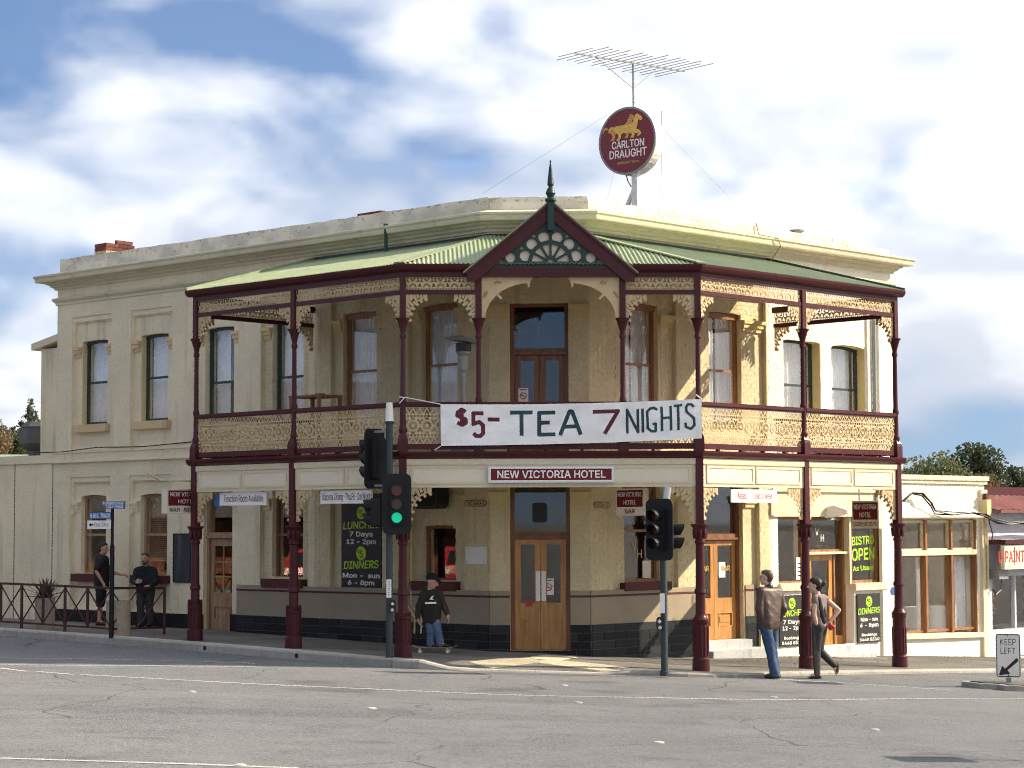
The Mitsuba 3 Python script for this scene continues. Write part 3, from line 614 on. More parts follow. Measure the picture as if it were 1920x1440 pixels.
for fr, u in UPPOST:
    x, y = fr.p(u, 0, 0)[:2]; k = part(ver, 'upper_post')
    put(k, 'shaft', lathe(up, 12, (x, y, 0)), M_MAROON, smooth=35)
    put(k, 'base', cat([sqpost(fr, u, 3.62, 3.9, .17), lathe([(.115, 3.9), (.105, 3.95), (.06, 4.02)], 4, (x, y, 0), math.atan2(fr.U[1], fr.U[0]) + math.pi / 4)]), M_MAROON)
    put(k, 'head', cat([sqpost(fr, u, 5.94, 6.76, .105)]), M_MAROON)
for fr, u in [(VL, 0), (VL, 2.758), (VF, 0), (VF, LF), (VR, 2.924), (VR, LR)]:
    put(ver, 'post_head', sqpost(fr.sub(u, 0, 0), 0, 2.44, 3.58, .13), M_MAROON)

def scale_lace(g, s): return g
def lace_cell(w=.24, h=.64):
    """one casting of the balustrade: zigzag bands above and below a rosette band, seen flat, as holes in a cream plate"""
    holes = []
    b = .125
    for z0, fl in ((.012, 1), (h - b - .012, 1)):
        for k in range(2):
            x = k * w / 2; s_ = w / 2
            holes.append(Polygon([(x + .012, z0 + b - .004), (x + s_ - .012, z0 + b - .004), (x + s_ / 2, z0 + .03)]).difference(Polygon([(x + s_ / 2 - .014, z0 + b), (x + s_ / 2 + .014, z0 + b), (x + s_ / 2, z0 + .07)])))
            for q in (Polygon([(x - s_ / 2 + .012, z0 + .004), (x + s_ / 2 - .012, z0 + .004), (x, z0 + b - .03)]), Polygon([(x + s_ / 2 + .012, z0 + .004), (x + s_ * 1.5 - .012, z0 + .004), (x + s_, z0 + b - .03)])):
                holes.append(q.difference(Polygon([(q.centroid.x - .014, z0), (q.centroid.x + .014, z0), (q.centroid.x, z0 + .055)])).intersection(rect(0, 0, w, h)))
    cz = h / 2
    for k in range(4):
        x = (k + .5) * w / 4
        for z, d in ((b + .028, 1), (h - b - .028, -1)):
            holes.append(Point(x, z + d * .006).buffer(.023, 3))
    c = (w / 2, cz)
    for a in np.arange(12) * math.pi / 6:
        holes.append(Polygon([(c[0] + .032 * math.cos(a - .2), c[1] + .032 * math.sin(a - .2)), (c[0] + .076 * math.cos(a - .17), c[1] + .076 * math.sin(a - .17)), (c[0] + .076 * math.cos(a + .17), c[1] + .076 * math.sin(a + .17)), (c[0] + .032 * math.cos(a + .2), c[1] + .032 * math.sin(a + .2))]))
    for sx in (0, w):
        for z in (-.055, .055):
            holes.append(Polygon([(sx - .03, cz + z), (sx, cz + z * .25), (sx + .03, cz + z), (sx, cz + z * 1.8)]).intersection(rect(0, 0, w, h)))
    for z in (-1, 1):
        holes.append(Polygon([(w / 2 - .045, cz + z * .102), (w / 2 + .045, cz + z * .102), (w / 2, cz + z * .145)]))
        for sx in (-1, 1): holes.append(Point(w / 2 + sx * .088, cz + z * .092).buffer(.019, 3))
    g = rect(0, 0, w, h).difference(unary_union(holes))
    raised = [LineString([(0, b + .004), (w, b + .004)]).buffer(.009, cap_style=2), LineString([(0, h - b - .004), (w, h - b - .004)]).buffer(.009, cap_style=2), Point(c).buffer(.098, 8).difference(Point(c).buffer(.08, 8)), Point(c).buffer(.028, 6)]
    return g, unary_union(raised)
def frieze_cell(w=.24, h=.215):
    holes = [Point(w * (k + .5) / 4, h - .024).buffer(.021, 3) for k in range(4)] + [Point(w * (k + .5) / 5, .018).buffer(.014, 3) for k in range(5)]
    c = (w / 2, .045)
    for a in np.linspace(.15, math.pi - .15, 7):
        holes.append(Polygon([(c[0] + r * math.cos(a + t), c[1] + r * math.sin(a + t)) for r, t in ((.03, -.17), (.068, -.16), (.068, .16), (.03, .17))]))
    for sx in (0, w):
        holes.append(Polygon([(sx - .034, .05), (sx + .034, .05), (sx, .13)]).intersection(rect(0, 0, w, h)))
        for e in (-1, 1): holes.append(Point(sx + e * .026, .15).buffer(.02, 3).intersection(rect(0, 0, w, h)))
    holes.append(Polygon([(w / 2 - .042, .143), (w / 2 + .042, .143), (w / 2, .188)]))
    for e in (-1, 1): holes.append(Point(w / 2 + e * .068, .135).buffer(.013, 3))
    return rect(0, 0, w, h).difference(unary_union(holes)), Point(c).buffer(.09, 8).difference(Point(c).buffer(.07, 8)).intersection(rect(0, .03, w, h))
CELL, CELLR = lace_cell(); FRZ, FRZR = frieze_cell()
def cellmesh(g, r, t=.006):
    loc = Frame(0, 0, 1, 0)
    return cat([loc.prism(g, -t / 2, t / 2), loc.prism(r, -t / 2 - .008, t / 2 + .004)])
CM, FM = cellmesh(CELL, CELLR), cellmesh(FRZ, FRZR)
def lace(fr, u0, u1, z0, cell, cw, hscale=1.0, clip=None):
    n = max(1, round((u1 - u0) / cw)); s_ = (u1 - u0) / n / cw
    out = []
    for k in range(n):
        v = cell[0].copy(); v[:, 0] = v[:, 0] * s_ + u0 + k * cw * s_; v[:, 2] = v[:, 2] * hscale + z0
        out.append((fr.w(v), cell[1]))
    return cat(out)
def bracket_poly(a, b, fancy=True):
    """quarter fan in a corner: a along u, b down; the corner is (0, 0), the bracket fills u > 0, z < 0"""
    t = np.linspace(0, math.pi / 2, 14)
    cv = [(a - .86 * a * math.sin(x), -b + .86 * b * math.cos(x)) for x in t]      # concave edge from (a, -.14b) to (.14a, -b)
    g = Polygon([(0, 0), (a, 0)] + cv + [(0, -b)])
    drops = []
    for x in np.linspace(.12, math.pi / 2 - .12, 6):
        px, pz = a - .86 * a * math.sin(x), -b + .86 * b * math.cos(x)
        drops.append(Point(px + .010, pz - .015).buffer(.026, 4)); drops.append(Polygon([(px - .012, pz), (px + .05, pz - .02), (px + .02, pz - .055)]).buffer(.004))
    g = unary_union([g] + drops)
    holes = []
    for x in np.linspace(.22, math.pi / 2 - .22, 9):
        cx_, cz_ = math.sin(x), math.cos(x)
        for r0, r1 in ((.60, .78),):
            p0 = (a * (1 - r1 * 1.16 * cx_), -b * (1 - r1 * 1.16 * cz_)); p1 = (a * (1 - (r1 + .17) * 1.16 * cx_), -b * (1 - (r1 + .17) * 1.16 * cz_))
            holes.append(LineString([p0, p1]).buffer(.007, 2))
    for (x, z, r) in ((.12, -.1, .022), (.22, -.07, .016), (.08, -.2, .016), (.045, -.06, .012)):
        holes.append(Point(x * a / .36, z * b / .45).buffer(r, 4))
    return g.difference(unary_union(holes)).intersection(rect(0, -b - .09, a + .05, 0))
def put_bracket(fr, u, z, sgn, a=.36, b=.46, name='lace_bracket', w=0.0):
    g = bracket_poly(a, b)
    if sgn < 0: g = affinity.scale(g, -1, 1, origin=(0, 0))
    put(ver, name, fr.prism(affinity.translate(g, u, z), w - .008, w + .008), M_LACE)
PW = .053
ENDS = [(EL, 3.0, 'l'), (ER, 2.94, 'r')]
def bays():
    for fr, L_, us in RUNS:
        for a, b in zip(us[:-1], us[1:]): yield fr, a, b, fr is VF and abs(a - 1.28) < .01
for fr, a, b, mid in list(bays()) + [(EL, 0, 2.95, False), (ER, 0, 2.9, False)]:
    end = fr in (EL, ER)
    put(ver, 'handrail', cat([fr.box(a + .04, b - .04, -.045, .045, 4.47, 4.53), fr.box(a + .05, b - .05, -.02, .02, 4.445, 4.47)]), M_MAROON)
    put(ver, 'bottom_rail', fr.box(a + .08, b - .08, -.04, .04, 3.73, 3.823), M_MAROON)
    put(ver, 'lace_panel', lace(fr, a + PW, b - PW, 3.815, CM, .24, .635 / .64), M_LACE)
    for k in np.arange(a + .5, b - .2, .62): put(ver, 'floor_block', fr.box(k - .025, k + .025, -.03, .03, 3.66, 3.73), M_MAROON)
    put(ver, 'beam', fr.box(a + .03, b - .03, -.05, .05, 6.647, 6.76), M_MAROON)
    if not mid:
        put(ver, 'frieze_rail', fr.box(a + .05, b - .05, -.035, .035, 6.355, 6.428), M_MAROON)
        put(ver, 'frieze', lace(fr, a + PW, b - PW, 6.43, FM, .24, 1.0), M_LACE)
        put_bracket(fr, a + PW, 6.352, 1); put_bracket(fr, b - PW, 6.352, -1)
    else:       # the broad timber arch under the gable
        for sg in (1, -1):
            H_ = .72; A_ = .86
            t = np.linspace(0, math.pi / 2, 16)
            g = Polygon([(0, 0), (A_, 0), (A_, -.03), (A_ - .03, -.07)] + [(A_ - .04 - (A_ - .1) * math.sin(x) ** 1.0, -H_ + (H_ - .1) * math.cos(x)) for x in t] + [(0, -H_)])
            g = unary_union([g, Polygon([(A_ - .1, 0), (A_ - .03, 0), (A_ - .05, -.17), (A_ - .075, -.17)]), LineString([(.16, -.18), (.33, -.36)]).buffer(.02)])
            hs = []
            for cx_, cz_, a0 in ((.27, -.16, 1.57), (.12, -.33, 2.6)):
                for d_ in (-.62, -.2, .2, .62):
                    x, z = math.cos(a0 + d_), math.sin(a0 + d_); hs.append(Polygon([(cx_ + .03 * x, cz_ + .03 * z), (cx_ + .1 * x - .014 * z, cz_ + .1 * z + .014 * x), (cx_ + .1 * x + .014 * z, cz_ + .1 * z - .014 * x)]))
            g = g.difference(unary_union(hs))
            if sg < 0: g = affinity.scale(g, -1, 1, origin=(0, 0))
            put(ver, 'arch_bracket', fr.prism(affinity.translate(g, a + PW if sg > 0 else b - PW, 6.645), -.02, .02), M_LACE)
    # ground floor: panelled fascia between the posts with lace brackets under it
for fr, us in ((VL, RUNS[0][2]), (VF, [0, LF]), (VR, RUNS[2][2])):
    for a, b in zip(us[:-1], us[1:]):
        a2, b2 = a + .065, b - .065
        k = part(ver, 'fascia')
        put(k, 'board', fr.prism(rect(a2, 3.09, b2, 3.56), -.03, .03), M_FASCIA)
        spans = [(a2 + .12, (a2 + b2) / 2 - .06), ((a2 + b2) / 2 + .06, b2 - .12)] if fr is not VF else [(.17, 1.4), (3.53, 4.83)]
        for c, d in spans:
            o = rect(c, 3.18, d, 3.42)
            put(k, 'panel', fr.prism(o, -.034, -.028), M_PANEL); put(k, 'panel_moulding', fr.prism(o.buffer(.03, join_style=2).difference(o.buffer(-.012, join_style=2)), -.05, -.028), M_FASCIA)
    L_ = us[-1]
    e0, e1 = (.02, 0) if fr is VL else ((0, 0) if fr is VF else (0, .02))
lowpath = [VL.p(-.12, 0, 0)[:2], VF.p(0, 0, 0)[:2], VF.p(LF, 0, 0)[:2], VR.p(LR + .12, 0, 0)[:2]]
ringpath = [EL.p(2.9, 0, 0)[:2], VL.p(0, 0, 0)[:2], VF.p(0, 0, 0)[:2], VF.p(LF, 0, 0)[:2], VR.p(LR, 0, 0)[:2], ER.p(2.85, 0, 0)[:2]]
put(ver, 'fascia_cornice', sweep(lowpath, [(.0, 3.47), (.055, 3.47), (.06, 3.5), (.06, 3.57), (.0, 3.57)]), M_FASCIA)
def gutter(path, z, name, d0=.06):
    put(ver, name, sweep(path, [(d0, z), (d0 + .05, z), (d0 + .1, z + .03), (d0 + .125, z + .08), (d0 + .13, z + .115), (d0 + .112, z + .115), (d0 + .1, z + .09), (d0 + .0, z + .09)]), M_MAROON)
gutter(lowpath, 3.578, 'gutter', .02)
gp = [VL.p(-.14, 0, 0)[:2], VF.p(0, 0, 0)[:2], VF.p(1.12, 0, 0)[:2]]; gutter(gp, 6.735, 'roof_gutter', .05)
gp = [VF.p(3.9, 0, 0)[:2], VF.p(LF, 0, 0)[:2], VR.p(LR + .14, 0, 0)[:2]]; gutter(gp, 6.735, 'roof_gutter', .05)
for fr, u, sg in ((VL, 0, 1), (VL, 2.758, 1), (VL, 2.758, -1), (VL, LL, -1), (VF, 0, 1), (VF, LF, -1), (VR, 0, 1), (VR, 2.924, 1), (VR, 2.924, -1), (VR, LR, -1), (EL, 0, 1), (ER, 0, 1)):
    put_bracket(fr, u + sg * .065, 3.088, sg, .42, .56, 'lower_bracket')
# balcony floor and its lining
wallline = [WR.p(5.25, -.005, 0)[:2], WR.p(0, -.005, 0)[:2], WC.p(0, -.005, 0)[:2], WL.p(-4.66, -.005, 0)[:2]]
outl = [VL.p(0, 0, 0)[:2], VF.p(0, 0, 0)[:2], VF.p(LF, 0, 0)[:2], VR.p(LR, 0, 0)[:2]]
put(ver, 'balcony_floor', slab([tuple(p) for p in outl + wallline], 3.575, 3.655), M_WOODD)
put(ver, 'ceiling', slab([tuple(p) for p in outl + wallline], 3.55, 3.57), M_FASCIA)
# corrugated roof: sheets run from the gutter up to the wall
def roof_plane(fr, u_lo0, u_lo1, wall, u_hi0, u_hi1, zlo=6.855, zhi=7.71, dlo=.16, name='roof_sheet'):
    """corrugated sheets over the quad between the gutter line (fr, u_lo0..u_lo1) and the wall line (wall, u_hi0..u_hi1), cut at hips by the quad's sides"""
    A, B = fr.p(u_lo0, -dlo, zlo), fr.p(u_lo1, -dlo, zlo); Cc, D = wall.p(u_hi1, .0, zhi), wall.p(u_hi0, .0, zhi)
    hu = np.append(fr.U, 0); hi = [float((q - A) @ hu) for q in (A, B, Cc, D)]
    run = float((Cc - A)[:2] @ fr.I); rise = zhi - zlo
    quad = Polygon([(hi[0], 0), (hi[1], 0), (hi[2], run), (hi[3], run)])
    nrm = np.array([*(-fr.I * rise), run]); nrm /= np.linalg.norm(nrm)
    pitch, sw = .0762, .762
    lo, hi_ = min(hi), max(hi)
    s0 = lo
    while s0 < hi_ - .02:
        vs, fs, o = [], [], 0
        us = np.arange(s0, min(s0 + sw, hi_) + 1e-6, pitch / 6)
        top, bot = [], []
        for u in us:
            seg = LineString([(u, -1), (u, run + 1)]).intersection(quad)
            if seg.is_empty or seg.geom_type != 'LineString' or seg.length < .01: top.append(None); continue
            ys = [c[1] for c in seg.coords]; top.append((min(ys), max(ys)))
        for a in range(len(us) - 1):
            if top[a] is None or top[a + 1] is None: continue
            q = []
            for u, (y0, y1) in ((us[a], top[a]), (us[a + 1], top[a + 1])):
                wv = .012 * math.sin(2 * math.pi * (u - lo) / pitch)
                for y in (y0, y1): q.append(A + hu * u + np.array([*(fr.I * y), rise * y / run]) + nrm * (wv + .004 * ((s0 - lo) / sw % 2 > .99)))
            vs += q; fs += [[o, o + 2, o + 3], [o, o + 3, o + 1]]; o += 4
        if vs: put(ver + '__roof', name, (np.array(vs), np.array(fs)), M_ROOF)
        s0 += sw
scene_roof = part(ver, 'roof')
roof_plane(VL, -.12, LL + .06, WL, -4.72, 0.0)
roof_plane(VF, -.06, LF + .07, WC, 0.0, WCW)
roof_plane(VR, -.07, LR + .12, WR, 0.0, 5.26)
for a, b in ((VF.p(-.06, -.16, 6.875), WC.p(0, 0, 7.73)), (VF.p(LF + .07, -.16, 6.875), WC.p(WCW, 0, 7.73))):
    put(scene_roof, 'hip_cap', bar(a, b, .2, .025), M_ROOF)
put(scene_roof, 'verge', cat([bar(VL.p(-.14, -.14, 6.86), WL.p(-4.74, 0, 7.72), .05, .1)]), M_ROOF); put(scene_roof, 'verge', cat([bar(VR.p(LR + .14, -.14, 6.86), WR.p(5.28, 0, 7.72), .05, .1)]), M_GREEN)
put(scene_roof, 'flashing', cat([WL.box(-4.7, 0, -.03, .0, 7.66, 7.76), WC.box(0, WCW, -.03, 0, 7.66, 7.76), WR.box(0, 5.25, -.03, 0, 7.66, 7.76)]), M_GREEN)
# gable over the corner
gb = part(ver, 'gable')
GC_, GZ, GH, GW = 2.5, 6.72, 1.2, 1.42
gab = Frame(*VF.p(GC_, -.1, 0)[:2], *VF.U)
sl = GH / GW
for sg in (-1, 1):
    bd = Polygon([(0, GZ + GH), (sg * GW, GZ), (sg * GW, GZ - .17), (sg * (GW - .17), GZ - .15), (0, GZ + GH - .29)])
    put(gb, 'bargeboard', gab.prism(bd, -.05, .0), M_MAROON)
    put(gb, 'barge_moulding', gab.prism(Polygon([(0, GZ + GH + .015), (sg * (GW + .02), GZ + .0), (sg * (GW + .02), GZ - .05), (0, GZ + GH - .05)]), -.085, -.05), M_MAROON)
    q = gab.w([[0, -.09, GZ + GH + .03], [sg * (GW + .06), -.09, GZ + .0], [sg * (GW + .06), 1.1, GZ + .0], [0, 2.75, GZ + GH + .03], [0, -.09, GZ + GH + .0], [sg * (GW + .06), -.09, GZ - .03], [sg * (GW + .06), 1.1, GZ - .03], [0, 2.75, GZ + GH]])
    put(gb, 'gable_roof', (q, np.array([[0, 1, 2], [0, 2, 3], [4, 6, 5], [4, 7, 6], [0, 5, 1], [0, 4, 5], [1, 5, 6], [1, 6, 2]])), M_ROOF)
tri = Polygon([(-GW + .2, GZ - .02), (GW - .2, GZ - .02), (0, GZ + GH - .2)])
put(gb, 'gable_back', gab.prism(tri, .05, .06), M_PANEL)
C0 = (0, 6.885); R1 = .345
cut = [Point(C0).buffer(.075, 10)]
for k in range(6):
    a0, a1 = math.pi * k / 6 + .06, math.pi * (k + 1) / 6 - .06
    cut.append(Polygon([(C0[0] + r * math.cos(a), C0[1] + r * math.sin(a)) for r, a in [(.12, a0 + .1), (.12, a1 - .1)] + [(R1 - .03, a) for a in np.linspace(a1, a0, 6)]]))
cut[0] = cut[0].buffer(-.02)
for k in range(6):
    a = math.pi * (k + .5) / 6; r_ = .445
    cut.append(Point(r_ * math.cos(a), C0[1] + r_ * math.sin(a)).buffer(.092, 10).difference(Point(C0).buffer(R1 + .035, 24)))
for x in (-.68, .68): cut.append(Point(x, C0[1] + .085).buffer(.083, 10))
for x, z in ((-.485, .25), (.485, .25), (-.28, .455), (.28, .455)): cut.append(Point(x, C0[1] + z).buffer(.028, 6))
for sg in (-1, 1): cut.append(Polygon([(sg * .8, C0[1] + .0), (sg * .93, C0[1] + .0), (sg * .83, C0[1] + .09)])); 
cut = unary_union(cut).intersection(rect(-2, C0[1] + .0, 2, 9))
put(gb, 'fretwork', gab.prism(tri.intersection(rect(-2, 6.8, 2, 9)).difference(cut), .0, .04), M_GREEN)
put(gb, 'gable_beam', gab.prism(rect(-GW + .12, 6.645, GW - .12, 6.8), -.0, .05), M_MAROON)
for u in np.arange(-1.16, 1.18, .062): put(gb, 'dentil', gab.box(u, u + .03, -.014, .0, 6.70, 6.735), M_MAROON_D)
put(gb, 'finial_post', gab.box(-.055, .055, -.16, -.05, 7.42, 7.9), M_GREEN)
fx, fy = gab.p(0, -.1, 0)[:2]
put(gb, 'finial', lathe([(.05, 7.88), (.1, 7.92), (.1, 7.95), (.05, 7.98), (.085, 8.05), (.06, 8.12), (.03, 8.16), (.055, 8.19), (.055, 8.21), (.03, 8.45), (.01, 8.58), (.018, 8.6), (0, 8.62)], 10, (fx, fy, 0)), M_GREEN, smooth=40)

# ------------------------------------------------------------------ signs on and under the verandah
def panel_sign(name, label, cat_, fr, u0, u1, z0, z1, t, m_case, m_face, rim=.03, w=0.0, group=None):
    k = thing(name, label, cat_, group)
    put(k, 'case', fr.prism(rect(u0, z0, u1, z1), w - t / 2, w + t / 2), m_case)
    if m_face: put(k, 'face', fr.prism(rect(u0 + rim, z0 + rim, u1 - rim, z1 - rim), w - t / 2 - .006, w - t / 2), m_face)
    return k
u0, z0, u1, z1 = 1.427, 3.167, 3.556, 3.438
zm = (z0 + z1) / 2
k = panel_sign('name_sign', 'long red sign in a silver frame reading NEW VICTORIA HOTEL under the gable', 'sign', VF, u0, u1, zm - .14, zm + .14, .09, M_ALU, M_WHITE, .02, w=-.09)
put(k, 'panel', VF.prism(rect(u0 + .05, zm - .095, u1 - .05, zm + .095), -.146, -.14), M_RED)
text(VF, 'NEW VICTORIA HOTEL', (u0 + u1) / 2, zm - .058, .122, -.146, M_WHITE, k, width=1.82, bold=True)
# the cloth banner tied along the balcony
ban = thing('banner', 'white cloth banner with hand painted letters $5- TEA 7 NIGHTS tied to the balcony rail', 'banner')
bq = np.array([[0.633, 4.485], [5.042, 4.567], [5.035, 3.900], [0.641, 3.786]])
def cloth(s, t):
    s, t = np.asarray(s, float), np.asarray(t, float)
    uz = (bq[0] * (1 - s)[:, None] + bq[1] * s[:, None]) * (1 - t)[:, None] + (bq[3] * (1 - s)[:, None] + bq[2] * s[:, None]) * t[:, None]
    uz[:, 1] -= .035 * np.sin(np.pi * s) * (1 - .3 * t)
    n = meshkit.fbm(np.column_stack([s * 9, t * 2.2 + s * 3, s * 0]), 3, 4) - .5
    w = -.13 + .10 * n + .02 * np.sin(s * 23 + 7 * t) * (t * (1 - t) * 2 + .2)
    return VF.w(np.column_stack([uz[:, 0], w, uz[:, 1]]))
S_, T_ = np.meshgrid(np.linspace(0, 1, 90), np.linspace(0, 1, 16), indexing='ij'); i, j = np.meshgrid(np.arange(89), np.arange(15), indexing='ij')
q = np.stack([i * 16 + j, i * 16 + j + 1, (i + 1) * 16 + j + 1, (i + 1) * 16 + j], -1).reshape(-1, 4)
M_SIGN0 = mat('mat_grille', (.02, .02, .021), .7, .2)
M_CLOTH = mat('mat_banner_cloth', weathered((.82, .82, .82), .95, 1.03, (.68, .64, .58), .3), .8, .15)
put(ban, 'cloth', (cloth(S_.ravel(), T_.ravel()), np.vstack([q[:, [0, 1, 2]], q[:, [0, 2, 3]]])), M_CLOTH, smooth=True)
M_PAINTR, M_PAINTG = mat('mat_letter_maroon', (.10, .012, .02), .6), mat('mat_letter_green', weathered((.014, .05, .06), .7, 1.3, (.01, .035, .07), .8), .6)
STROKES = [('r', [[(873, 771), (866, 767), (858, 772), (857, 778), (873, 785), (873, 791), (866, 795), (857, 791)], [(865, 764), (866, 798)]]),
    ('r', [[(906, 773), (887, 773), (887, 793), (898, 789), (905, 795), (905, 810), (900, 815), (892, 815), (887, 810)]]), ('r', [[(914, 784), (936, 784)]]),
    ('g', [[(956, 771), (998, 770)], [(977, 771), (977, 814)]]), ('g', [[(1040, 770), (1010, 771), (1010, 812), (1040, 811)], [(1010, 790), (1030, 789)]]), ('g', [[(1049, 813), (1067, 768), (1072, 768), (1088, 812)], [(1058, 797), (1080, 796)]]),
    ('r', [[(1111, 769), (1158, 768), (1133, 811)]]),
    ('g', [[(1176, 811), (1175, 766), (1196, 809), (1195, 765)]]), ('g', [[(1204, 764), (1205, 810)]]), ('g', [[(1232, 767), (1226, 763), (1219, 764), (1213, 770), (1214, 802), (1222, 808), (1229, 808), (1229, 794), (1223, 794)]]),
    ('g', [[(1240, 761), (1241, 808)], [(1257, 760), (1258, 807)], [(1241, 783), (1257, 782)]]), ('g', [[(1263, 760), (1279, 759)], [(1271, 760), (1272, 807)]]), ('g', [[(1301, 763), (1296, 758), (1289, 758), (1286, 764), (1287, 772), (1301, 785), (1302, 798), (1295, 805), (1286, 801), (1285, 793)]])]
# stroke points are centimetres of cloth, measured from the banner's upper left corner
for c, sk in STROKES:
    g = unary_union([LineString([((x - 826) / 490 * 4.38, (y - 758 + 10 * (x - 826) / 490) / 76 * .70) for x, y in l])   .buffer(.033 if sk[0][0][0] < 1165 else .022, cap_style=2, join_style=1) for l in sk])
    for q in polys(g):
        v, f = trimesh.creation.triangulate_polygon(q, engine='earcut')
        me = trimesh.Trimesh(np.column_stack([v, v[:, 0] * 0]), f, process=False); 
        for _ in range(2): me = me.subdivide()
        v, f = np.array(me.vertices), np.array(me.faces)
        p = cloth(v[:, 0] / 4.38, v[:, 1] / .70) - np.append(VF.I, 0) * .006
        put(ban, 'letter', (p, f), M_PAINTR if c == 'r' else M_PAINTG)
e0, e1 = cloth([0], [0])[0], cloth([0], [1])[0]
put(ban, 'tie_cord', tube([VF.p(-.06, -.08, 4.61), VF.p(.06, -.1, 4.6), e0], .009, 5), M_WHITE); put(ban, 'tie_cord', tube([VF.p(.03, -.09, 4.6), VF.p(-.06, -.1, 4.5)], .008, 5), M_WHITE)
put(ban, 'tie_cord', tube([e1, e1 + np.array([-.11, 0, -.07])], .008, 5), M_WHITE); put(ban, 'tie_cord', tube([cloth([1], [0])[0], VF.p(LF - .05, -.06, 4.64)], .012, 5), M_WHITE)
# white strip signs hanging just under the fascia
def strip_sign(fr, u0, u1, z0, z1, s, width, m_text, label, w=.0, col=None):
    k = panel_sign('strip_sign', label, 'sign', fr, u0, u1, z0, z1, .03, M_WHITE, None, w=w, group=None)
    text(fr, s, (u0 + u1) / 2 + (.03 if col is None else 0), z0 + (z1 - z0) * .27, (z1 - z0) * .52, w - .015, m_text, k, width=width)
    for u in (u0 + .1, u1 - .1): put(k, 'hanger', fr.box(u - .006, u + .006, w - .006, w + .006, z1, 3.1), M_GREY)
    return k
M_INK = mat('mat_ink_brown', (.07, .02, .025), .6); M_INKR = mat('mat_ink_red', (.36, .05, .06), .6)
u0, z0, u1, z1 = 0.643, 2.835, 1.948, 3.053; kf = strip_sign(VL, u0, u1, z0, z0 + .235, 'Function Room Available', (u1 - u0) * .84, M_INK, 'white strip sign reading Function Room Available under the left fascia', .06)
put(kf, 'blue_picture', VL.prism(rect(u0 - .16, z0 - .02, u0 - .005, z0 + .2), .05, .07), M_BLUE)
u0, z0, u1, z1 = 3.407, 2.838, 4.709, 3.052; strip_sign(VL, u0, u1, z0, z0 + .23, 'Balcony Dining-Thu,Fri-Sat Nights', (u1 - u0) * .97, M_INK, 'white strip sign reading Balcony Dining Thu Fri Sat Nights above the menu board', .06)
u0, z0, u1, z1 = 0.862, 2.829, 2.128, 3.050; strip_sign(VR, u0, u1, z0, z0 + .225, 'Meals - 7 Days a Week', (u1 - u0) * .76, M_INKR, 'white strip sign reading Meals 7 Days a Week beside the bar doors', .02)
# three hanging box signs, square to the street walls
def box_sign(fr, w_, h, th, sub, label, msub, rim=.03, tw=.86):
    k = thing('hanging_sign', label, 'sign', 'hanging hotel signs')
    put(k, 'case', fr.box(0, w_, 0, th, 0, h), M_PANEL)
    put(k, 'red_panel', fr.box(rim, w_ - rim, -.006, 0, h * .32, h - rim), M_RED)
    text(fr, 'NEW VICTORIA', w_ / 2, h * .70, h * .165, -.006, M_WHITE, k, width=(w_ - 2 * rim) * .92)
    text(fr, 'HOTEL', w_ / 2, h * .41, h * .165, -.006, M_WHITE, k, width=w_ * .44)
    text(fr, sub, w_ / 2, h * .085, h * .15, 0, msub, k, width=w_ * tw, bold=True)
    return k
x, y, z = -6.393, 38.550, 2.694
f1 = Frame(x, y, .6798, .7334, z); k1 = box_sign(f1, .92, .46, .16, 'BAR-BISTRO', 'hanging box sign reading NEW VICTORIA HOTEL BAR-BISTRO left of the verandah', M_BLACK)
put(k1, 'bracket_arm', tube([f1.p(-.42, .08, .76), f1.p(-.1, .08, .62), f1.p(1.3, .08, .6)], .02, 6), M_FASCIA)
put(k1, 'hanger', cat([f1.box(u, u + .02, .07, .09, .46, .62) for u in (.2, .6)]), M_FASCIA)
x, y, z = 1.802, 36.300, 2.610
f2 = Frame(x, y, .7071, -.7071, z); k2 = box_sign(f2, .65, .47, .12, 'BAR', 'hanging box sign reading NEW VICTORIA HOTEL BAR right of the corner doors', M_RED, tw=.36)
put(k2, 'hanger', cat([f2.box(u, u + .02, .05, .07, .47, .62) for u in (.1, .5)]), M_GREY)
x, y, z = 6.548, 40.200, 2.361
f3 = Frame(x, y, .7071, -.7071, z); k3 = box_sign(f3, .62, .53, .18, 'STOCKYARD BISTRO', 'hanging box sign reading NEW VICTORIA HOTEL STOCKYARD BISTRO over the bistro window', M_RED, tw=.92)
put(k3, 'hanger', cat([f3.box(u, u + .02, .08, .1, .53, .78) for u in (.1, .5)]), M_GREY)
# menu boards
def menu(fr, u0, u1, z0, z1, w, rows, label):
    k = thing('menu_board', label, 'menu board', 'black and lime menu boards'); c = (u0 + u1) / 2; W, H = u1 - u0, z1 - z0
    put(k, 'board', fr.box(u0, u1, w, w + .025, z0, z1), M_BOARD)
    for kind, s, zc, h, wd in rows:
        z = z0 + zc * H
        if kind == 'dot':
            put(k, 'price_disc', fr.prism(Point(c, z).buffer(h * H, 12), w - .005, w), M_LIME)
            text(fr, '5', c + .1 * h * H, z - h * H * .62, h * H * 1.05, w - .006, M_BOARD, k); text(fr, '$', c - .55 * h * H, z + h * H * .05, h * H * .45, w - .006, M_BOARD, k)
        else: text(fr, s, c, z, h * H, w, M_LIME if kind == 'lime' else M_WHITE, k, width=wd * W, bold=True, skew=.12 if kind == 'lime' else 0, tilt=.03 if kind == 'lime' else 0)
    return k
u0, z0, u1, z1 = -4.031, 1.267, -2.907, 3.070
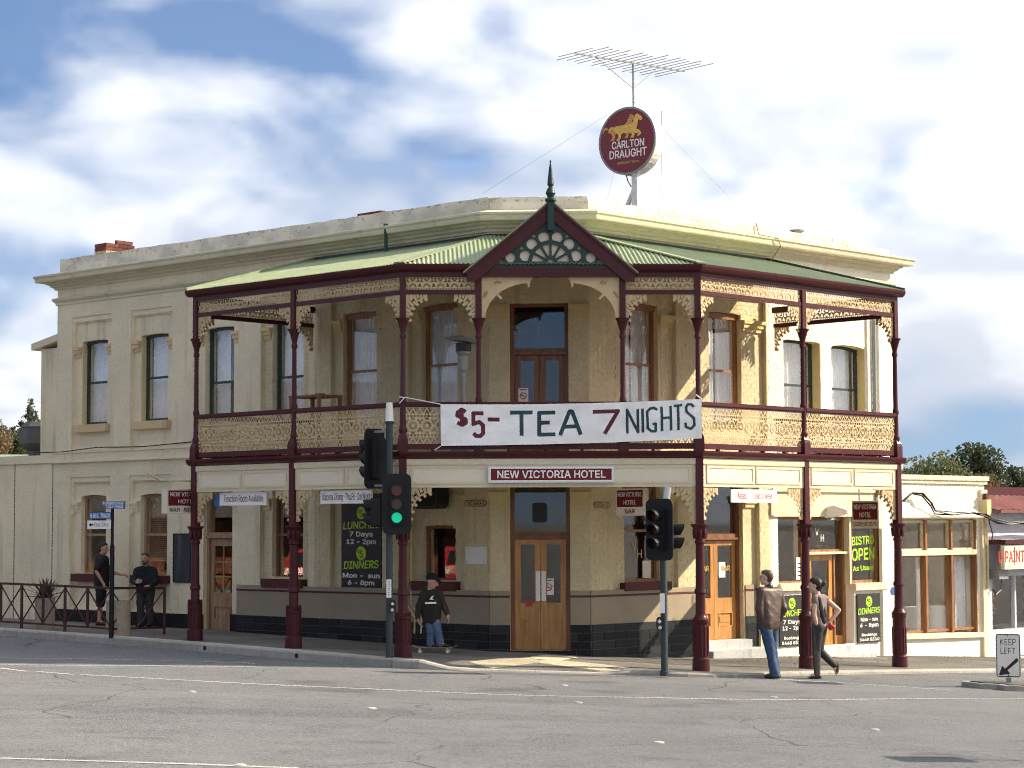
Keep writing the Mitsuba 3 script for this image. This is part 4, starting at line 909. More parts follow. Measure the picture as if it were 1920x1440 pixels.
menu(WL, u0, u1, z0, z1, .06, [('dot', '', .795, .068, 0), ('lime', 'LUNCHES', .63, .075, .9), ('w', '7 Days', .545, .05, .58), ('w', '12 - 2pm', .465, .05, .74), ('dot', '', .365, .075, 0), ('lime', 'DINNERS', .205, .08, .86), ('w', 'Mon -  sun', .105, .048, .92), ('w', '6 - 8pm', .03, .048, .66)], 'tall black board with $5 lunches and dinners on the left verandah wall')
u0, z0, u1, z1 = 5.469, 0.023, 6.256, 1.033
R5 = lambda a, t1, t2: [('dot', '', .84, .11, 0), ('lime', a, .59, .12, .96), ('w', t1, .44, .075, .74), ('w', t2, .32, .075, .8), ('w', 'Bookings', .135, .055, .68), ('w', '5448 8310', .035, .06, .86)]
menu(WR, u0, u1, z0, z1, -.05, R5('LUNCHES', '7 Days', '12 - 2pm'), 'black $5 lunches board under the left bistro window')
u0, z0, u1, z1 = 8.085, -0.016, 8.891, 0.997
menu(WR, u0, u1, z0, z1, -.05, R5('DINNERS', 'Mon - sun', '6 - 8pm'), 'black $5 dinners board under the right bistro window')
# other things fixed to the walls
u0, z0, u1, z1 = -9.161, 1.281, -8.564, 2.311
M_CHALK = mat('mat_chalkboard', weathered((.05, .05, .06), .8, 1.2, (.12, .12, .135), .6), .85, .1)
kc = thing('chalkboard', 'blue grey chalkboard with faint writing beside the left verandah post', 'chalkboard')
put(kc, 'board', WL.box(u0, u1, -.03, -.003, z0, z1), M_CHALK); put(kc, 'frame', WL.prism(ring(rect(u0, z0, u1, z1), .025), -.04, -.03), M_PLINTH[1])
u0, z0, u1, z1 = -0.581, 1.755, -0.082, 2.067
kp = thing('wall_plate', 'blank white plate screwed to the wall left of the corner doors', 'plate'); put(kp, 'plate', WL.box(u0, u1, -.03, -.01, z0, z1), M_WHITE)
for a, b in ((u0 + .05, z0 + .04), (u1 - .05, z0 + .04), (u0 + .05, z1 - .04), (u1 - .05, z1 - .04)): put(kp, 'screw', WL.box(a - .009, a + .009, -.034, -.03, b - .009, b + .009), M_GREY)
def plate(fr, s, u0, z0, u1, z1, label):
    k = thing('street_name_plate', label, 'street sign', 'old street name plates'); b = roundrect(u0, z0, u1, z1, min(.055, (z1 - z0) / 2 - .005))
    put(k, 'plate', fr.prism(b, -.028, -.008), M_OCHRE); put(k, 'rim', fr.prism(ring(b, .014), -.034, -.028), M_BLACK)
    text(fr, s, (u0 + u1) / 2, z0 + (z1 - z0) * .25, (z1 - z0) * .5, -.028, M_BLACK, k, width=(u1 - u0) * .8, bold=True)
plate(WL, 'VICTORIA S', -0.604, 2.795, -0.052, 2.916, 'old cast street plate reading VICTORIA left of the corner doors')
plate(WR, 'HIGH S', 0.083, 2.753, 0.499, 2.870, 'old cast street plate reading HIGH right of the corner doors')
def nosmoke(fr, u, z, w, label, s=1.0):
    k = thing('no_smoking_notice', label, 'notice', 'no smoking notices'); a, b = .095 * s, .14 * s
    put(k, 'sheet', fr.box(u - a, u + a, w - .004, w, z - b, z + b), M_WHITE)
    put(k, 'print', cat([fr.prism(Point(u, z - .01).buffer(.068 * s, 12).difference(Point(u, z - .01).buffer(.05 * s, 12)), w - .007, w - .004), fr.prism(LineString([(u - .04 * s, z + .03 * s), (u + .04 * s, z - .05 * s)]).buffer(.009 * s), w - .007, w - .004)]), M_INKR)
    put(k, 'cigarette', cat([fr.box(u - .035 * s, u + .035 * s, w - .0065, w - .004, z - .017, z - .003), fr.box(u - .07 * s, u + .07 * s, w - .0065, w - .004, z + .1 * s, z + .118 * s)]), M_BLACK)
nosmoke(WC, 1.046, 1.338, .258, 'no smoking notice on the glass of the corner doors', 1.05)
nosmoke(WC, 0.607, 4.821, .235, 'no smoking notice on the balcony doors upstairs', .95)
nosmoke(WR, 7.565, 1.015, .24, 'no smoking notice on the bistro door', .9)
u, z = 0.696, 1.041; solo('door_sticker', 'red sticker on the left leaf of the corner doors', 'sticker', WC.box(u - .065, u + .065, .232, .2385, z - .06, z + .06), M_INKR)
u, z = 0.980, 1.637; solo('door_sticker', 'small orange sticker on the glass of the right corner door', 'sticker', WC.box(u - .035, u + .035, .258, .262, z - .035, z + .035), mat('mat_orange', (.7, .14, .03), .5))
kn = thing('window_paper', 'white paper notice in the left bistro window', 'notice'); put(kn, 'sheet', WR.box(6.216, 6.499, .1, .104, 1.33, 1.78), M_WHITE)
put(kn, 'print', cat([WR.box(6.269, 6.446, .097, .1, z, z + .025) for z in (1.4, 1.48, 1.56, 1.64)]), M_BLACK)
solo('door_notice', 'white notice on the glass of the sunlit bar doors', 'notice', WR.box(3.960, 4.156, .258, .262, 1.42, 1.72), M_WHITE)
solo('window_notice', 'pale notice in the lower corner of the window right of the corner doors', 'notice', WR.box(1.66, 1.9, .205, .209, 1.46, 1.78), M_PANEL)
kt = thing('window_lettering', 'lime lettering BISTRO OPEN As Usual on the right bistro window', 'lettering')
for s, z, h, wd in (('BISTRO', 2.02, .17, .78), ('OPEN', 1.7, .24, .8), ('As Usual', 1.48, .1, .74)): text(WR, s, 8.54, z, h, .118, M_LIME, kt, width=wd, bold=True, tilt=.04)
kt = thing('window_monogram', 'white V and H monogram on the glass above the bistro door', 'lettering')
text(WR, 'V', 7.12, 2.22, .14, .245, M_WHITE, kt); text(WR, 'H', 7.3, 2.09, .14, .245, M_WHITE, kt); text(WR, 'BISTRO LOUNGE' if 0 else '- - - -', 7.2, 1.99, .04, .245, M_WHITE, kt, name='rule')
kt = thing('window_monogram', 'gold V and H monogram on the window right of the corner doors', 'lettering'); M_GOLD = mat('mat_gold', (.5, .36, .12), .4, .5)
text(WR, 'V', 1.42, 1.98, .16, .21, M_GOLD, kt); text(WR, 'H', 1.58, 1.83, .16, .21, M_GOLD, kt)
for u, lb in ((3.52, 'gold BAR lettering on the left sunlit bar door'), (4.16, 'gold BAR lettering on the right sunlit bar door')):
    kt = thing('bar_lettering', lb, 'lettering'); text(WR, 'BAR', u, 1.55, .1, .252, M_GOLD, kt, width=.24, bold=True)
k = thing('security_camera', 'white security camera housing above the bistro door', 'security camera')
x, y, z = 6.595, 42.600, 2.672; fcam = Frame(x, y, .9, -.43, z)
put(k, 'housing', fcam.prism(Polygon([(-.2, -.1), (.1, -.06), (.28, .0), (.3, .05), (.0, .16), (-.14, .13)]), -.09, .09), M_WHITE); put(k, 'bracket', fcam.box(-.16, -.1, -.03, .4, -.14, -.06), M_GREY); put(k, 'lens', fcam.box(-.23, -.2, -.06, .06, -.08, .1), M_BLACK)
u, z = 9.342, 1.030; solo('round_sticker', 'round blue sticker on the wall behind the last right post', 'sticker', WR.prism(Point(u, z).buffer(.085, 14), -.075, -.062), M_BLUE)
k = thing('wall_floodlight', 'small dark floodlight on the low wing wall at far left', 'light'); x, y, z = -11.727, 49.200, 3.126
fl = Frame(x, y, .7334, -.6798, z); put(k, 'head', fl.box(-.1, .08, -.14, -.02, -.05, .05), M_GREY); put(k, 'arm', fl.box(-.02, .02, -.02, .16, -.03, .02), M_GREY); put(k, 'sensor', fl.box(.08, .15, -.1, -.04, -.12, -.05), M_WHITE)
put(hotel, 'wall_cable', tube([WL.p(u, -.03, z) for u, z in ((-14.2, 4.15), (-13.3, 4.13), (-11.9, 4.2), (-10.2, 4.17), (-8.6, 4.22), (-7.2, 4.23))], .012, 5), M_BLACK)
k = thing('wall_speaker', 'black rounded loudspeaker above the window left of the corner doors', 'loudspeaker'); put(k, 'cabinet', WL.prism(roundrect(-1.66, 2.76, -1.02, 3.3, .12), -.34, -.02), M_BLACK); put(k, 'grille', WL.prism(roundrect(-1.6, 2.82, -1.08, 3.2, .1), -.352, -.34), M_SIGN0)
# pipes by the window left of the corner
for u, b in ((-2.1, .4), (-2.0, .55)): put(hotel, 'wall_pipe', tube([WL.p(u, -.03, 3.55), WL.p(u, -.03, 1.0), WL.p(u + b * .5, -.03, .72), WL.p(u + b * .5, -.05, .45)], .022, 6), M_YELLOW, smooth=50)
put(hotel, 'upper_pipe', tube([WL.p(-2.27, -.03, 6.9), WL.p(-2.27, -.03, 3.75)], .022, 6), M_FASCIA)
put(hotel, 'sign_cable', tube([WR.p(u, w, z) for u, w, z in ((4.9, -.02, 8.43), (4.95, -.05, 8.2), (5.05, -.44, 8.1), (5.2, -.4, 7.96), (5.25, -.1, 7.7), (5.1, -.05, 7.45))], .014, 5), M_WOODB)
k = thing('vent_pipe', 'dark green vent pipe rising through the left verandah roof', 'pipe'); P_ = WL.p(-2.35, -.35, 0)
put(k, 'pipe', lathe([(.035, 7.5), (.035, 8.08), (.0, 8.1)], 8, (P_[0], P_[1], 0)), M_GREEN, smooth=40); put(k, 'cap', lathe([(.05, 8.08), (.05, 8.14), (0, 8.17)], 8, (P_[0], P_[1], 0)), M_GREEN)

# ------------------------------------------------------------------ on the roof
ch = thing('chimney', 'small red and cream brick chimney behind the left parapet', 'chimney')
x, y, z = -9.189, 46.900, 8.829; fc = Frame(x, y, .7334, -.6798, 0)
put(ch, 'core', fc.box(-.42, -.02, .02, .76, 7.7, z + .02), M_MORTAR)
for c in range(8):
    zb = z + .07 - c * .086
    if c == 0: spans = [(.28, .5), (.51, .73)]; fspans = []
    else: spans = [(-.0 + k_ * .236 - (.118 if c % 2 else 0), -.0 + k_ * .236 - (.118 if c % 2 else 0) + .226) for k_ in range(5)]; fspans = [(-.44, -.22), (-.215, -.0)] if c % 2 else [(-.44, -.33), (-.325, -.11), (-.105, 0)]
    mm = lambda: M_BRICKS[3] if c == 3 else random.choice(M_BRICKS[:3])
    for a, b in spans:
        a, b = max(a, 0), min(b, .78)
        if b - a > .04: put(ch, 'brick', fc.box(-.07, .0, a, b, zb, zb + .076), mm())
    for a, b in fspans: put(ch, 'brick', fc.box(a, b, -.012, .06, zb, zb + .076), mm())
ch2 = thing('chimney', 'low course of red bricks showing above the parapet left of the corner', 'chimney'); x, y, z = -2.882, 41.200, 8.634; fc = Frame(x, y, .7334, -.6798, 0)
put(ch2, 'core', fc.box(-.24, .3, 0, .5, 7.7, z - .0), M_MORTAR)
for a in (-.26, -.02, .2): put(ch2, 'brick', fc.box(a, a + .225, -.02, .1, z - .02, z + .055), random.choice(M_BRICKS[:3]))
k = thing('roof_cowl', 'small dark vent cowl on the right parapet', 'vent'); x, y, z = 5.887, 42.600, 8.396
put(k, 'pipe', lathe([(.06, z - .5), (.06, z + .03)], 10, (x, y, 0)), M_GREY); put(k, 'cap', lathe([(.06, z + .02), (.15, z + .08), (.15, z + .1), (.05, z + .12), (0, z + .12)], 12, (x, y, 0)), M_GREY, smooth=40)
rs = thing('roof_sign', 'round dark red beer sign with two golden horses on a white roof pole', 'sign')
x, y, z = 2.343, 41.500, 10.173; RS = Frame(x, y, .8, -.6, z); Rr = .685
cyl = lambda r, w0, w1, n=40: RS.prism(Point(0, 0).buffer(r, n // 4), w0, w1)
put(rs, 'drum', cyl(Rr, .0, .3), M_WHITE); put(rs, 'rim', RS.prism(Point(0, 0).buffer(Rr + .006, 12).difference(Point(0, 0).buffer(Rr - .035, 12)), -.012, .02), M_GREY)
M_SIGN = mat('mat_beer_red', (.17, .014, .022), .35, .5); put(rs, 'face', cyl(Rr - .03, -.004, .0), M_SIGN)
text(RS, 'CARLTON', .02, -.135, .145, -.004, M_WHITE, rs, width=.78, bold=True); text(RS, 'DRAUGHT', .02, -.33, .155, -.004, M_WHITE, rs, width=.9, bold=True); text(RS, 'BREWERY FRESH', .02, -.46, .045, -.004, M_GOLD, rs, width=.5)
HORSE = [(-.36, .18), (-.3, .235), (-.12, .245), (.04, .25), (.12, .3), (.17, .40), (.2, .46), (.24, .455), (.33, .395), (.35, .345), (.32, .325), (.25, .36), (.235, .29), (.21, .2), (.2, .14), (.29, .1), (.32, .04), (.26, .0), (.23, .0), (.27, .05), (.17, .075), (.15, .06), (.13, -.02), (.06, -.02), (.1, .02), (.09, .09), (-.05, .1), (-.15, .1), (-.19, .07), (-.2, .0), (-.24, -.05), (-.3, -.05), (-.25, .0), (-.25, .08), (-.31, .12)]
TAIL = [(-.35, .2), (-.42, .25), (-.48, .22), (-.5, .13), (-.46, .2), (-.41, .2)]
M_HGOLD = mat('mat_horse_gold', (.72, .44, .09), .45, .5); M_HTAN = mat('mat_horse_tan', (.55, .27, .08), .45, .5)
hp = unary_union([affinity.translate(Polygon(HORSE), 0, .0).buffer(.008), Polygon(TAIL).buffer(.006)])
put(rs, 'far_horse', RS.prism(affinity.translate(affinity.scale(hp, .95, .95, origin=(0, 0)), -.11, .085), -.01, -.004), M_HTAN); put(rs, 'near_horse', RS.prism(affinity.translate(affinity.scale(hp, .95, .95, origin=(0, 0)), .04, .075), -.018, -.011), M_HGOLD)
px_, py_, _ = 2.398, 41.700, 8.947
put(rs, 'pole', RS.box(.03, .16, .1, .23, -2.2, -Rr + .02), M_WHITE); put(rs, 'brace', bar(RS.p(.06, .17, -.95), RS.p(-.42, .35, -1.6), .07), M_WHITE); put(rs, 'cable', tube([RS.p(-.1, .1, -.67), RS.p(-.06, .1, -.8), RS.p(.02, .1, -.92)], .012, 5), M_BLACK)
an = thing('television_aerial', 'long television aerial with many rods on a mast behind the round sign', 'aerial')
ax, ay, az = 2.498, 41.900, 11.852; o = np.array([ax, ay, az]); bd, rd = np.array([.81, .59, 0]), np.array([.66, -.75, 0])
put(an, 'mast', tube([o + [0, 0, .02], [ax, ay, 7.7]], .022, 7), M_GREY)
put(an, 'boom', bar(o - bd * 1.5, o + bd * 1.38, .028), M_GREY)
for k_, t in enumerate(np.linspace(-1.48, 1.36, 17)):
    L_ = .5 + .28 * abs(math.sin(k_ * 1.9)) + .1 * (k_ > 8); put(an, 'rod', tube([o + bd * t - rd * L_ + [0, 0, .02], o + bd * t + rd * L_ + [0, 0, .02]], .0075, 5), M_GREY)
for t in (-.98, .68): put(an, 'stay', tube([o + bd * t, o - [0, 0, .53]], .007, 5), M_GREY)
for (qx, qy, qz) in ((-0.603, 43.600, 9.449), (5.083, 43.600, 8.845), (2.007, 43.500, 9.252), (3.254, 43.500, 9.110)): put(an, 'guy_wire', tube([[ax, ay + .05, az - .72], [qx, qy, qz]], .0024, 4), M_GREY)
k = thing('whip_aerial', 'thin upright aerial rod right of the round sign', 'aerial'); x, y, z = 3.087, 42.200, 10.919; put(k, 'rod', tube([[x, y, z], [x, y, z - 1.3]], .008, 5), M_GREY); put(k, 'arm', tube([[x, y, z - .65], [ax, ay, z - .65]], .01, 5), M_GREY); put(k, 'coil', tube([[x, y, z - .6], [x, y, z - .7]], .025, 7), M_GREY)

# ------------------------------------------------------------------ on the balcony
k = thing('patio_heater', 'steel patio heater with a round hood on the balcony', 'heater'); x, y, _ = -0.844, 36.100, 5.094
put(k, 'stand', lathe([(.24, 3.66), (.24, 3.72), (.22, 4.2), (.06, 4.24), (.03, 4.3), (.03, 5.02), (.045, 5.03), (.045, 5.12), (.03, 5.13)], 14, (x, y, 0)), M_GREY, smooth=40)
put(k, 'burner', lathe([(.05, 5.13), (.075, 5.16), (.075, 5.4), (.11, 5.42), (.13, 5.47)], 14, (x, y, 0)), M_GREY, smooth=40); put(k, 'guard', lathe([(.13, 5.47), (.14, 5.62)], 14, (x, y, 0)), M_BLACK)
hd = lathe([(.31, 5.63), (.3, 5.65), (.12, 5.71), (0, 5.73)], 18, (0, 0, 0)); v = hd[0].copy(); v[:, 2] -= v[:, 0] * .16; put(k, 'hood', (v + [x - .01, y, .02], hd[1]), M_GREY, smooth=40)
k = thing('balcony_table', 'dark bar table standing on the left balcony', 'table'); x, y, z = -3.622, 38.300, 4.851; tb = Frame(x, y, .7334, -.6798, 0)
put(k, 'top', tb.box(-.42, .42, -.3, .3, z - .04, z), M_WOODD)
for a, b in ((-.38, -.26), (.38, -.26), (-.38, .26), (.38, .26)): put(k, 'leg', tb.box(a - .03, a + .03, b - .03, b + .03, 3.656, z - .04), M_WOODD)
k = thing('ashtray', 'small dark dish on the balcony table', 'dish'); scene[k] = mikit.ply(lathe([(.06, z + .002), (.09, z + .03), (.09, z + .04), (.02, z + .02)], 10, (x + .08, y, 0)), M_MAROON_D)

# ------------------------------------------------------------------ traffic lights
M_SIGBLK = mat('mat_signal_black', (.009, .010, .012), .45, .25)
M_POLEG = mat('mat_pole_green', (.02, .035, .04), .45, .5)
M_LREDOFF, M_LAMBOFF, M_LGRNOFF = mat('mat_lens_red_off', (.10, .008, .008), .25, .6), mat('mat_lens_amber_off', (.05, .018, .004), .25, .6), mat('mat_lens_green_off', (.004, .02, .014), .25, .6)
M_VISIN = mat('mat_visor_inside', (.16, .16, .165), .5, .4)
def visor(fr, u, z, r, length, parent, w0=-.1):
    """an open cowl round a lantern: a half tube, longer at the top"""
    n = 18; a = np.linspace(-.35 * math.pi, 1.35 * math.pi, n); v, f = [], []
    for k in range(n):
        c, s_ = math.cos(a[k]), math.sin(a[k]); le = length * (.55 + .45 * (s_ + 1) / 2)
        for rr in (r, r - .008):
            v += [[u + rr * c, w0, z + rr * s_], [u + rr * c, w0 - le, z + rr * s_]]
    for k in range(n - 1):
        o = k * 4; p = o + 4
        f += [[o, p, p + 1], [o, p + 1, o + 1], [o + 2, o + 3, p + 3], [o + 2, p + 3, p + 2], [o + 1, p + 1, p + 3], [o + 1, p + 3, o + 3]]
    f += [[0, 1, 3], [0, 3, 2], [n * 4 - 4, n * 4 - 2, n * 4 - 1], [n * 4 - 4, n * 4 - 1, n * 4 - 3]]
    put(parent, 'visor', (fr.w(v), np.array(f)), M_SIGBLK)
def signal(owner, fr, lenses, r=.1, step=.225, board=(.24, .5), depth=.16, lit=None, vis=.2, name='signal_head'):
    """a signal head centred on (0, 0, 0) of its frame, facing -w"""
    k = part(owner, name); n = len(lenses)
    if board: put(k, 'backing_board', fr.prism(roundrect(-board[0], -board[1], board[0], board[1], .1), .0, .018), M_SIGBLK)
    put(k, 'housing', fr.prism(roundrect(-r - .025, -step * n / 2 - .01, r + .025, step * n / 2 + .01, .05), -.08 if board else -.02, depth), M_SIGBLK)
    for i_, m in enumerate(lenses):
        z = step * ((n - 1) / 2 - i_)
        put(k, 'lens', fr.prism(Point(0, z).buffer(r * .9, 8), -.092, -.08) if board else fr.prism(Point(0, z).buffer(r * .9, 8), -.03, -.02), m)
        visor(fr, 0, z, r, vis, k, -.078 if board else -.02)
    return k
def traffic_pole(label, x, y, top, r=.057):
    k = thing('traffic_light', label, 'traffic light'); z0 = float(foot(x, y))
    put(k, 'pole', lathe([(r + .02, z0 - .05), (r + .02, z0 + .02), (r, z0 + .03), (r, top)], 14, (x, y, 0)), M_POLEG, smooth=40)
    return k, z0
def button(k, fr, z):
    put(k, 'label_plate', fr.box(-.045, .035, -.075, -.06, z + .15, z + .45), M_WHITE)
    for q_ in range(7): put(k, 'plate_line', fr.box(-.02, .012, -.078, -.075, z + .19 + q_ * .035, z + .207 + q_ * .035), M_GREY)
    put(k, 'push_button_box', fr.prism(roundrect(.0, z - .1, .11, z + .12, .05), -.11, -.03), M_BLACK)
    put(k, 'push_button', fr.prism(Point(.055, z - .05).buffer(.028, 8), -.122, -.11), M_ALU)
    put(k, 'arrow_plate', fr.prism(Polygon([(.03, z + .05), (.06, z + .085), (.06, z + .063), (.085, z + .063), (.085, z + .037), (.06, z + .037), (.06, z + .015)]), -.115, -.11), M_WHITE)
x, y, zt = -2.042, 34.550, 4.186
t1, g1 = traffic_pole('traffic light pole with white cap and lit green lamp left of the corner', x, y, zt)
put(t1, 'cap', lathe([(.066, zt - .0), (.07, zt + .01), (.055, zt + .3), (.045, zt + .31), (0, zt + .315)], 14, (x, y, 0)), M_WHITE, smooth=40); put(t1, 'collar', lathe([(.075, zt - .04), (.085, zt - .02), (.075, zt)], 14, (x, y, 0)), M_POLEG)
px_, py_, pz_ = -1.908, 34.350, 2.811; fr = Frame(px_, py_, 1, .05, pz_)
M_LGRN = 'mat_lens_green_lit'; scene[M_LGRN] = {'type': 'diffuse', 'reflectance': {'type': 'rgb', 'value': [.02, .3, .2]}}
k = signal(t1, fr, [M_LREDOFF, M_LAMBOFF, M_LGRNOFF], lit=2, vis=.1)
lit_v = fr.prism(Point(0, -.225).buffer(.085, 10), -.1, -.094); key = part(k.rsplit('__', 1)[0] + '__' + k.rsplit('__', 1)[1], 'lit_lens')
scene[key] = {**mikit.ply(lit_v, M_LGRN), 'emitter': {'type': 'area', 'radiance': {'type': 'rgb', 'value': [.004, .19, .10]}}}
px_, py_, pz_ = -2.313, 34.750, 3.572; fr = Frame(px_, py_, -.62, -.78, pz_); signal(t1, fr, [M_LREDOFF, M_LAMBOFF, M_LGRNOFF], vis=.2)
put(t1, 'mounting_bracket', cat([bar((px_, py_, pz_ + .45), (x, y, pz_ + .45), .04), bar((px_, py_, pz_ - .45), (x, y, pz_ - .45), .04), bar((px_ + .05, py_, pz_ - .7), (x, y, pz_ - .7), .04)]), M_GREY)
px_, py_, pz_ = -2.308, 34.550, 2.673; fr = Frame(px_, py_, -.12, -1, pz_); signal(t1, fr, [M_LREDOFF, M_LGRNOFF], board=None, r=.1, step=.23, depth=.14, vis=.15, name='pedestrian_signal')
button(t1, Frame(x, y, 1, 0, 0), 1.12)
x, y, zt = 2.456, 34.000, 2.876
t2, g2 = traffic_pole('dark traffic light with three hooded lamps at the right of the crossing', x, y, zt - .1)
put(t2, 'cap', tube([(x + .03, y, zt - .2), (x + .075, y + .0, zt + .19)], .065, 14), M_ALU, smooth=40)
px_, py_, pz_ = 2.383, 33.900, 2.373; fr = Frame(px_, py_, .8, -.6, pz_); signal(t2, fr, [M_LREDOFF, M_LAMBOFF, M_LGRNOFF], board=(.26, .5), vis=.2)
px_, py_, pz_ = 2.615, 34.000, 2.259; fr = Frame(px_, py_, .25, 1, pz_); signal(t2, fr, [M_LREDOFF, M_LGRNOFF], board=None, r=.095, step=.22, depth=.12, vis=.17, name='pedestrian_signal')
put(t2, 'mounting_bracket', bar((px_, py_, pz_), (x, y, pz_), .05), M_SIGBLK); fb = Frame(x, y, 1, 0, 0); 
put(t2, 'label_plate', fb.box(-.07, .01, -.075, -.06, 1.02, 1.34), M_WHITE); put(t2, 'push_button_box', fb.prism(roundrect(-.13, .74, -.02, .96, .05), -.11, -.03), M_BLACK); put(t2, 'push_button', fb.prism(Point(-.075, .79).buffer(.03, 8), -.122, -.11), M_ALU); put(t2, 'arrow_plate', fb.prism(Polygon([(-.05, .89), (-.085, .93), (-.085, .905), (-.11, .905), (-.11, .875), (-.085, .875), (-.085, .85)]), -.115, -.11), M_WHITE)

# ------------------------------------------------------------------ barrier fence, planters, street name post, keep left sign
fn = thing('barrier_fence', 'low maroon pedestrian barrier with crossed bars along the left kerb', 'fence')
M_FENCE = mat('mat_fence_maroon', (.055, .009, .011), .5, .45)
fA = VL.p(-3.0, -.33, 0)[:2]
x, y, _ = -7.679, 39.900, 0.352; cor = np.array([x, y]); n_in = np.array(VL.I); d_l = -np.array(VL.U)
fpts = [cor + d_l * .74 * k for k in range(9)]
endp = cor + n_in * 1.28
def fence_run(a, b, xs):
    za, zb = float(foot(*a)), float(foot(*b)); A3, B3 = np.array([*a, za]), np.array([*b, zb]); U_ = np.array([0, 0, 1.])
    put(fn, 'top_rail', bar(A3 + U_ * .9, B3 + U_ * .9, .045, .045), M_FENCE); put(fn, 'bottom_rail', bar(A3 + U_ * .13, B3 + U_ * .13, .035, .035), M_FENCE)
    put(fn, 'cross_bar', bar(A3 + U_ * .15, B3 + U_ * .87, .018, .022), M_FENCE); put(fn, 'cross_bar', bar(A3 + U_ * .87, B3 + U_ * .15, .018, .022), M_FENCE)
for a, b in zip(fpts[1:], fpts[:-1]): fence_run(a, b, 1)
mid = cor + n_in * .64; fence_run(cor, mid, 1); fence_run(mid, endp, 1)
for k_, p in enumerate(fpts + [endp]):
    z = float(foot(*p)); put(fn, 'fence_post', bar((*p, z + (.12 if k_ % 2 and k_ < 9 else -.03)), (*p, z + .92), .05), M_FENCE)
M_AGG = mat('mat_aggregate', weathered((.42, .34, .27), .7, 1.15, (.22, .17, .13), .4), .9, .2)
def planter(x, y, label, h=.64, r=.2):
    k = thing('planter', label, 'planter', 'concrete tube planters'); z = float(foot(x, y))
    put(k, 'tub', lathe([(r * .97, z - .03), (r, z), (r, z + h), (r - .03, z + h), (r - .035, z + h - .1), (0, z + h - .1)], 22, (x, y, 0)), M_AGG, smooth=40)
    put(k, 'soil', lathe([(r - .035, z + h - .12), (r - .036, z + h - .05), (0, z + h - .04)], 14, (x, y, 0)), M_DARK); return x, y, z + h
P1 = planter(*(cor + d_l * 2.62 + n_in * .32), 'round aggregate planter with a spiky plant behind the barrier')
P2 = planter(*(cor + d_l * .16 + n_in * .3), 'round aggregate planter without a plant beside the street name post', .66, .235)
k = thing('agave_plant', 'spiky grey green plant growing in the left planter', 'plant')
M_LEAF = mat('mat_agave', weathered((.05, .06, .04), .7, 1.3, (.1, .08, .05), .5), .6, .3)
for q_ in range(64):
    a = rng.random() * 6.283; el = rng.uniform(.25, 1.45); L_ = rng.uniform(.3, .52); b = np.array([P1[0], P1[1], P1[2] - .05])
    d = np.array([math.cos(a) * math.cos(el), math.sin(a) * math.cos(el), math.sin(el)]); s_ = np.cross(d, [0, 0, 1]); s_ /= np.linalg.norm(s_)
    c = [b, b + d * L_ * .5 + [0, 0, .01], b + d * L_ - [0, 0, .06 * math.cos(el)]]; wd = [.034, .032, .003]
    up = np.cross(s_, d) * .008
    v = [p + s_ * w_ for p, w_ in zip(c, wd)] + [p - s_ * w_ for p, w_ in zip(c, wd)] + [p - up for p in c]
    put(k, 'leaf', (np.array(v), np.array([[0, 1, 7], [0, 7, 6], [1, 2, 8], [1, 8, 7], [3, 6, 7], [3, 7, 4], [4, 7, 8], [4, 8, 5], [0, 3, 4], [0, 4, 1], [1, 4, 5], [1, 5, 2]])), M_LEAF)
sp = thing('street_name_post', 'dark street name post with blue and white direction blades behind the barrier', 'street sign'); x, y, zt = -7.564, 39.400, 2.834; z = float(foot(x, y))
put(sp, 'pole', lathe([(.045, z - .02), (.045, 2.1), (.03, 2.12), (.03, zt + .05), (0, zt + .06)], 12, (x, y, 0)), M_SIGBLK, smooth=40)
def blade(ang, u0, u1, z0, z1, m, s, mt, width, label, dz=.5):
    f = Frame(x, y, math.cos(ang), math.sin(ang), 0); f = f.sub(0, -.05, 0)
    put(sp, 'blade', f.box(u0, u1, -.012, .012, z0, z1), m, False)
    for i_, t in enumerate(s): text(f, t, (u0 + u1) / 2, z0 + (z1 - z0) * (.18 if len(s) == 1 else .56 - .45 * i_), (z1 - z0) * (.6 if len(s) == 1 else .34), -.012, mt, sp, width=(u1 - u0) * width, bold=True)
    return f
_, _, zz = -7.563, 39.400, 2.734
blade(-.2, -.14, .27, zz + .06, zz + .2, M_BLUE, ['BADMINTON AND', 'TABLE TENNIS'], M_WHITE, .86, '')
blade(.1, -.42, -.02, zz - .13, zz + .0, M_BLUE, ['B.M.X. TRACK'], M_WHITE, .92, '')
f = blade(.1, -.46, -.02, zz - .32, zz - .16, M_WHITE, [], M_BLACK, .6, ''); text(f, 'Post Office', -.2, zz - .275, .075, -.012, M_BLACK, sp, width=.26)
put(sp, 'arrow', f.prism(Polygon([(-.435, zz - .24), (-.39, zz - .2), (-.39, zz - .225), (-.35, zz - .225), (-.35, zz - .255), (-.39, zz - .255), (-.39, zz - .28)]), -.016, -.012), M_BLACK)
# traffic island with the keep left sign
kx, ky = 8.18, 34.6; kz = float(ground(kx, ky))
isl = unary_union([Point(7.85, 34.55).buffer(.45, 8), sbox(7.9, 33.85, 16, 35.1)]).buffer(-.1).buffer(.1); ti = thing('traffic_island', 'low concrete traffic island tip at the right edge', 'traffic island')
m = trimesh.creation.extrude_polygon(isl, .1, engine='earcut'); v = np.array(m.vertices); v[:, 2] += ground(v[:, 0], v[:, 1]) - .015; put(ti, 'kerb', (v, np.array(m.faces)), M_KERB)
m = trimesh.creation.extrude_polygon(isl.buffer(-.14), .02, engine='earcut'); v = np.array(m.vertices); v[:, 2] += ground(v[:, 0], v[:, 1]) + .082; put(ti, 'infill', (v, np.array(m.faces)), M_PAVE)
kl_ = thing('keep_left_sign', 'white KEEP LEFT sign with a black arrow on a short post', 'traffic sign'); kf_ = Frame(kx, ky, .97, -.24, 0)
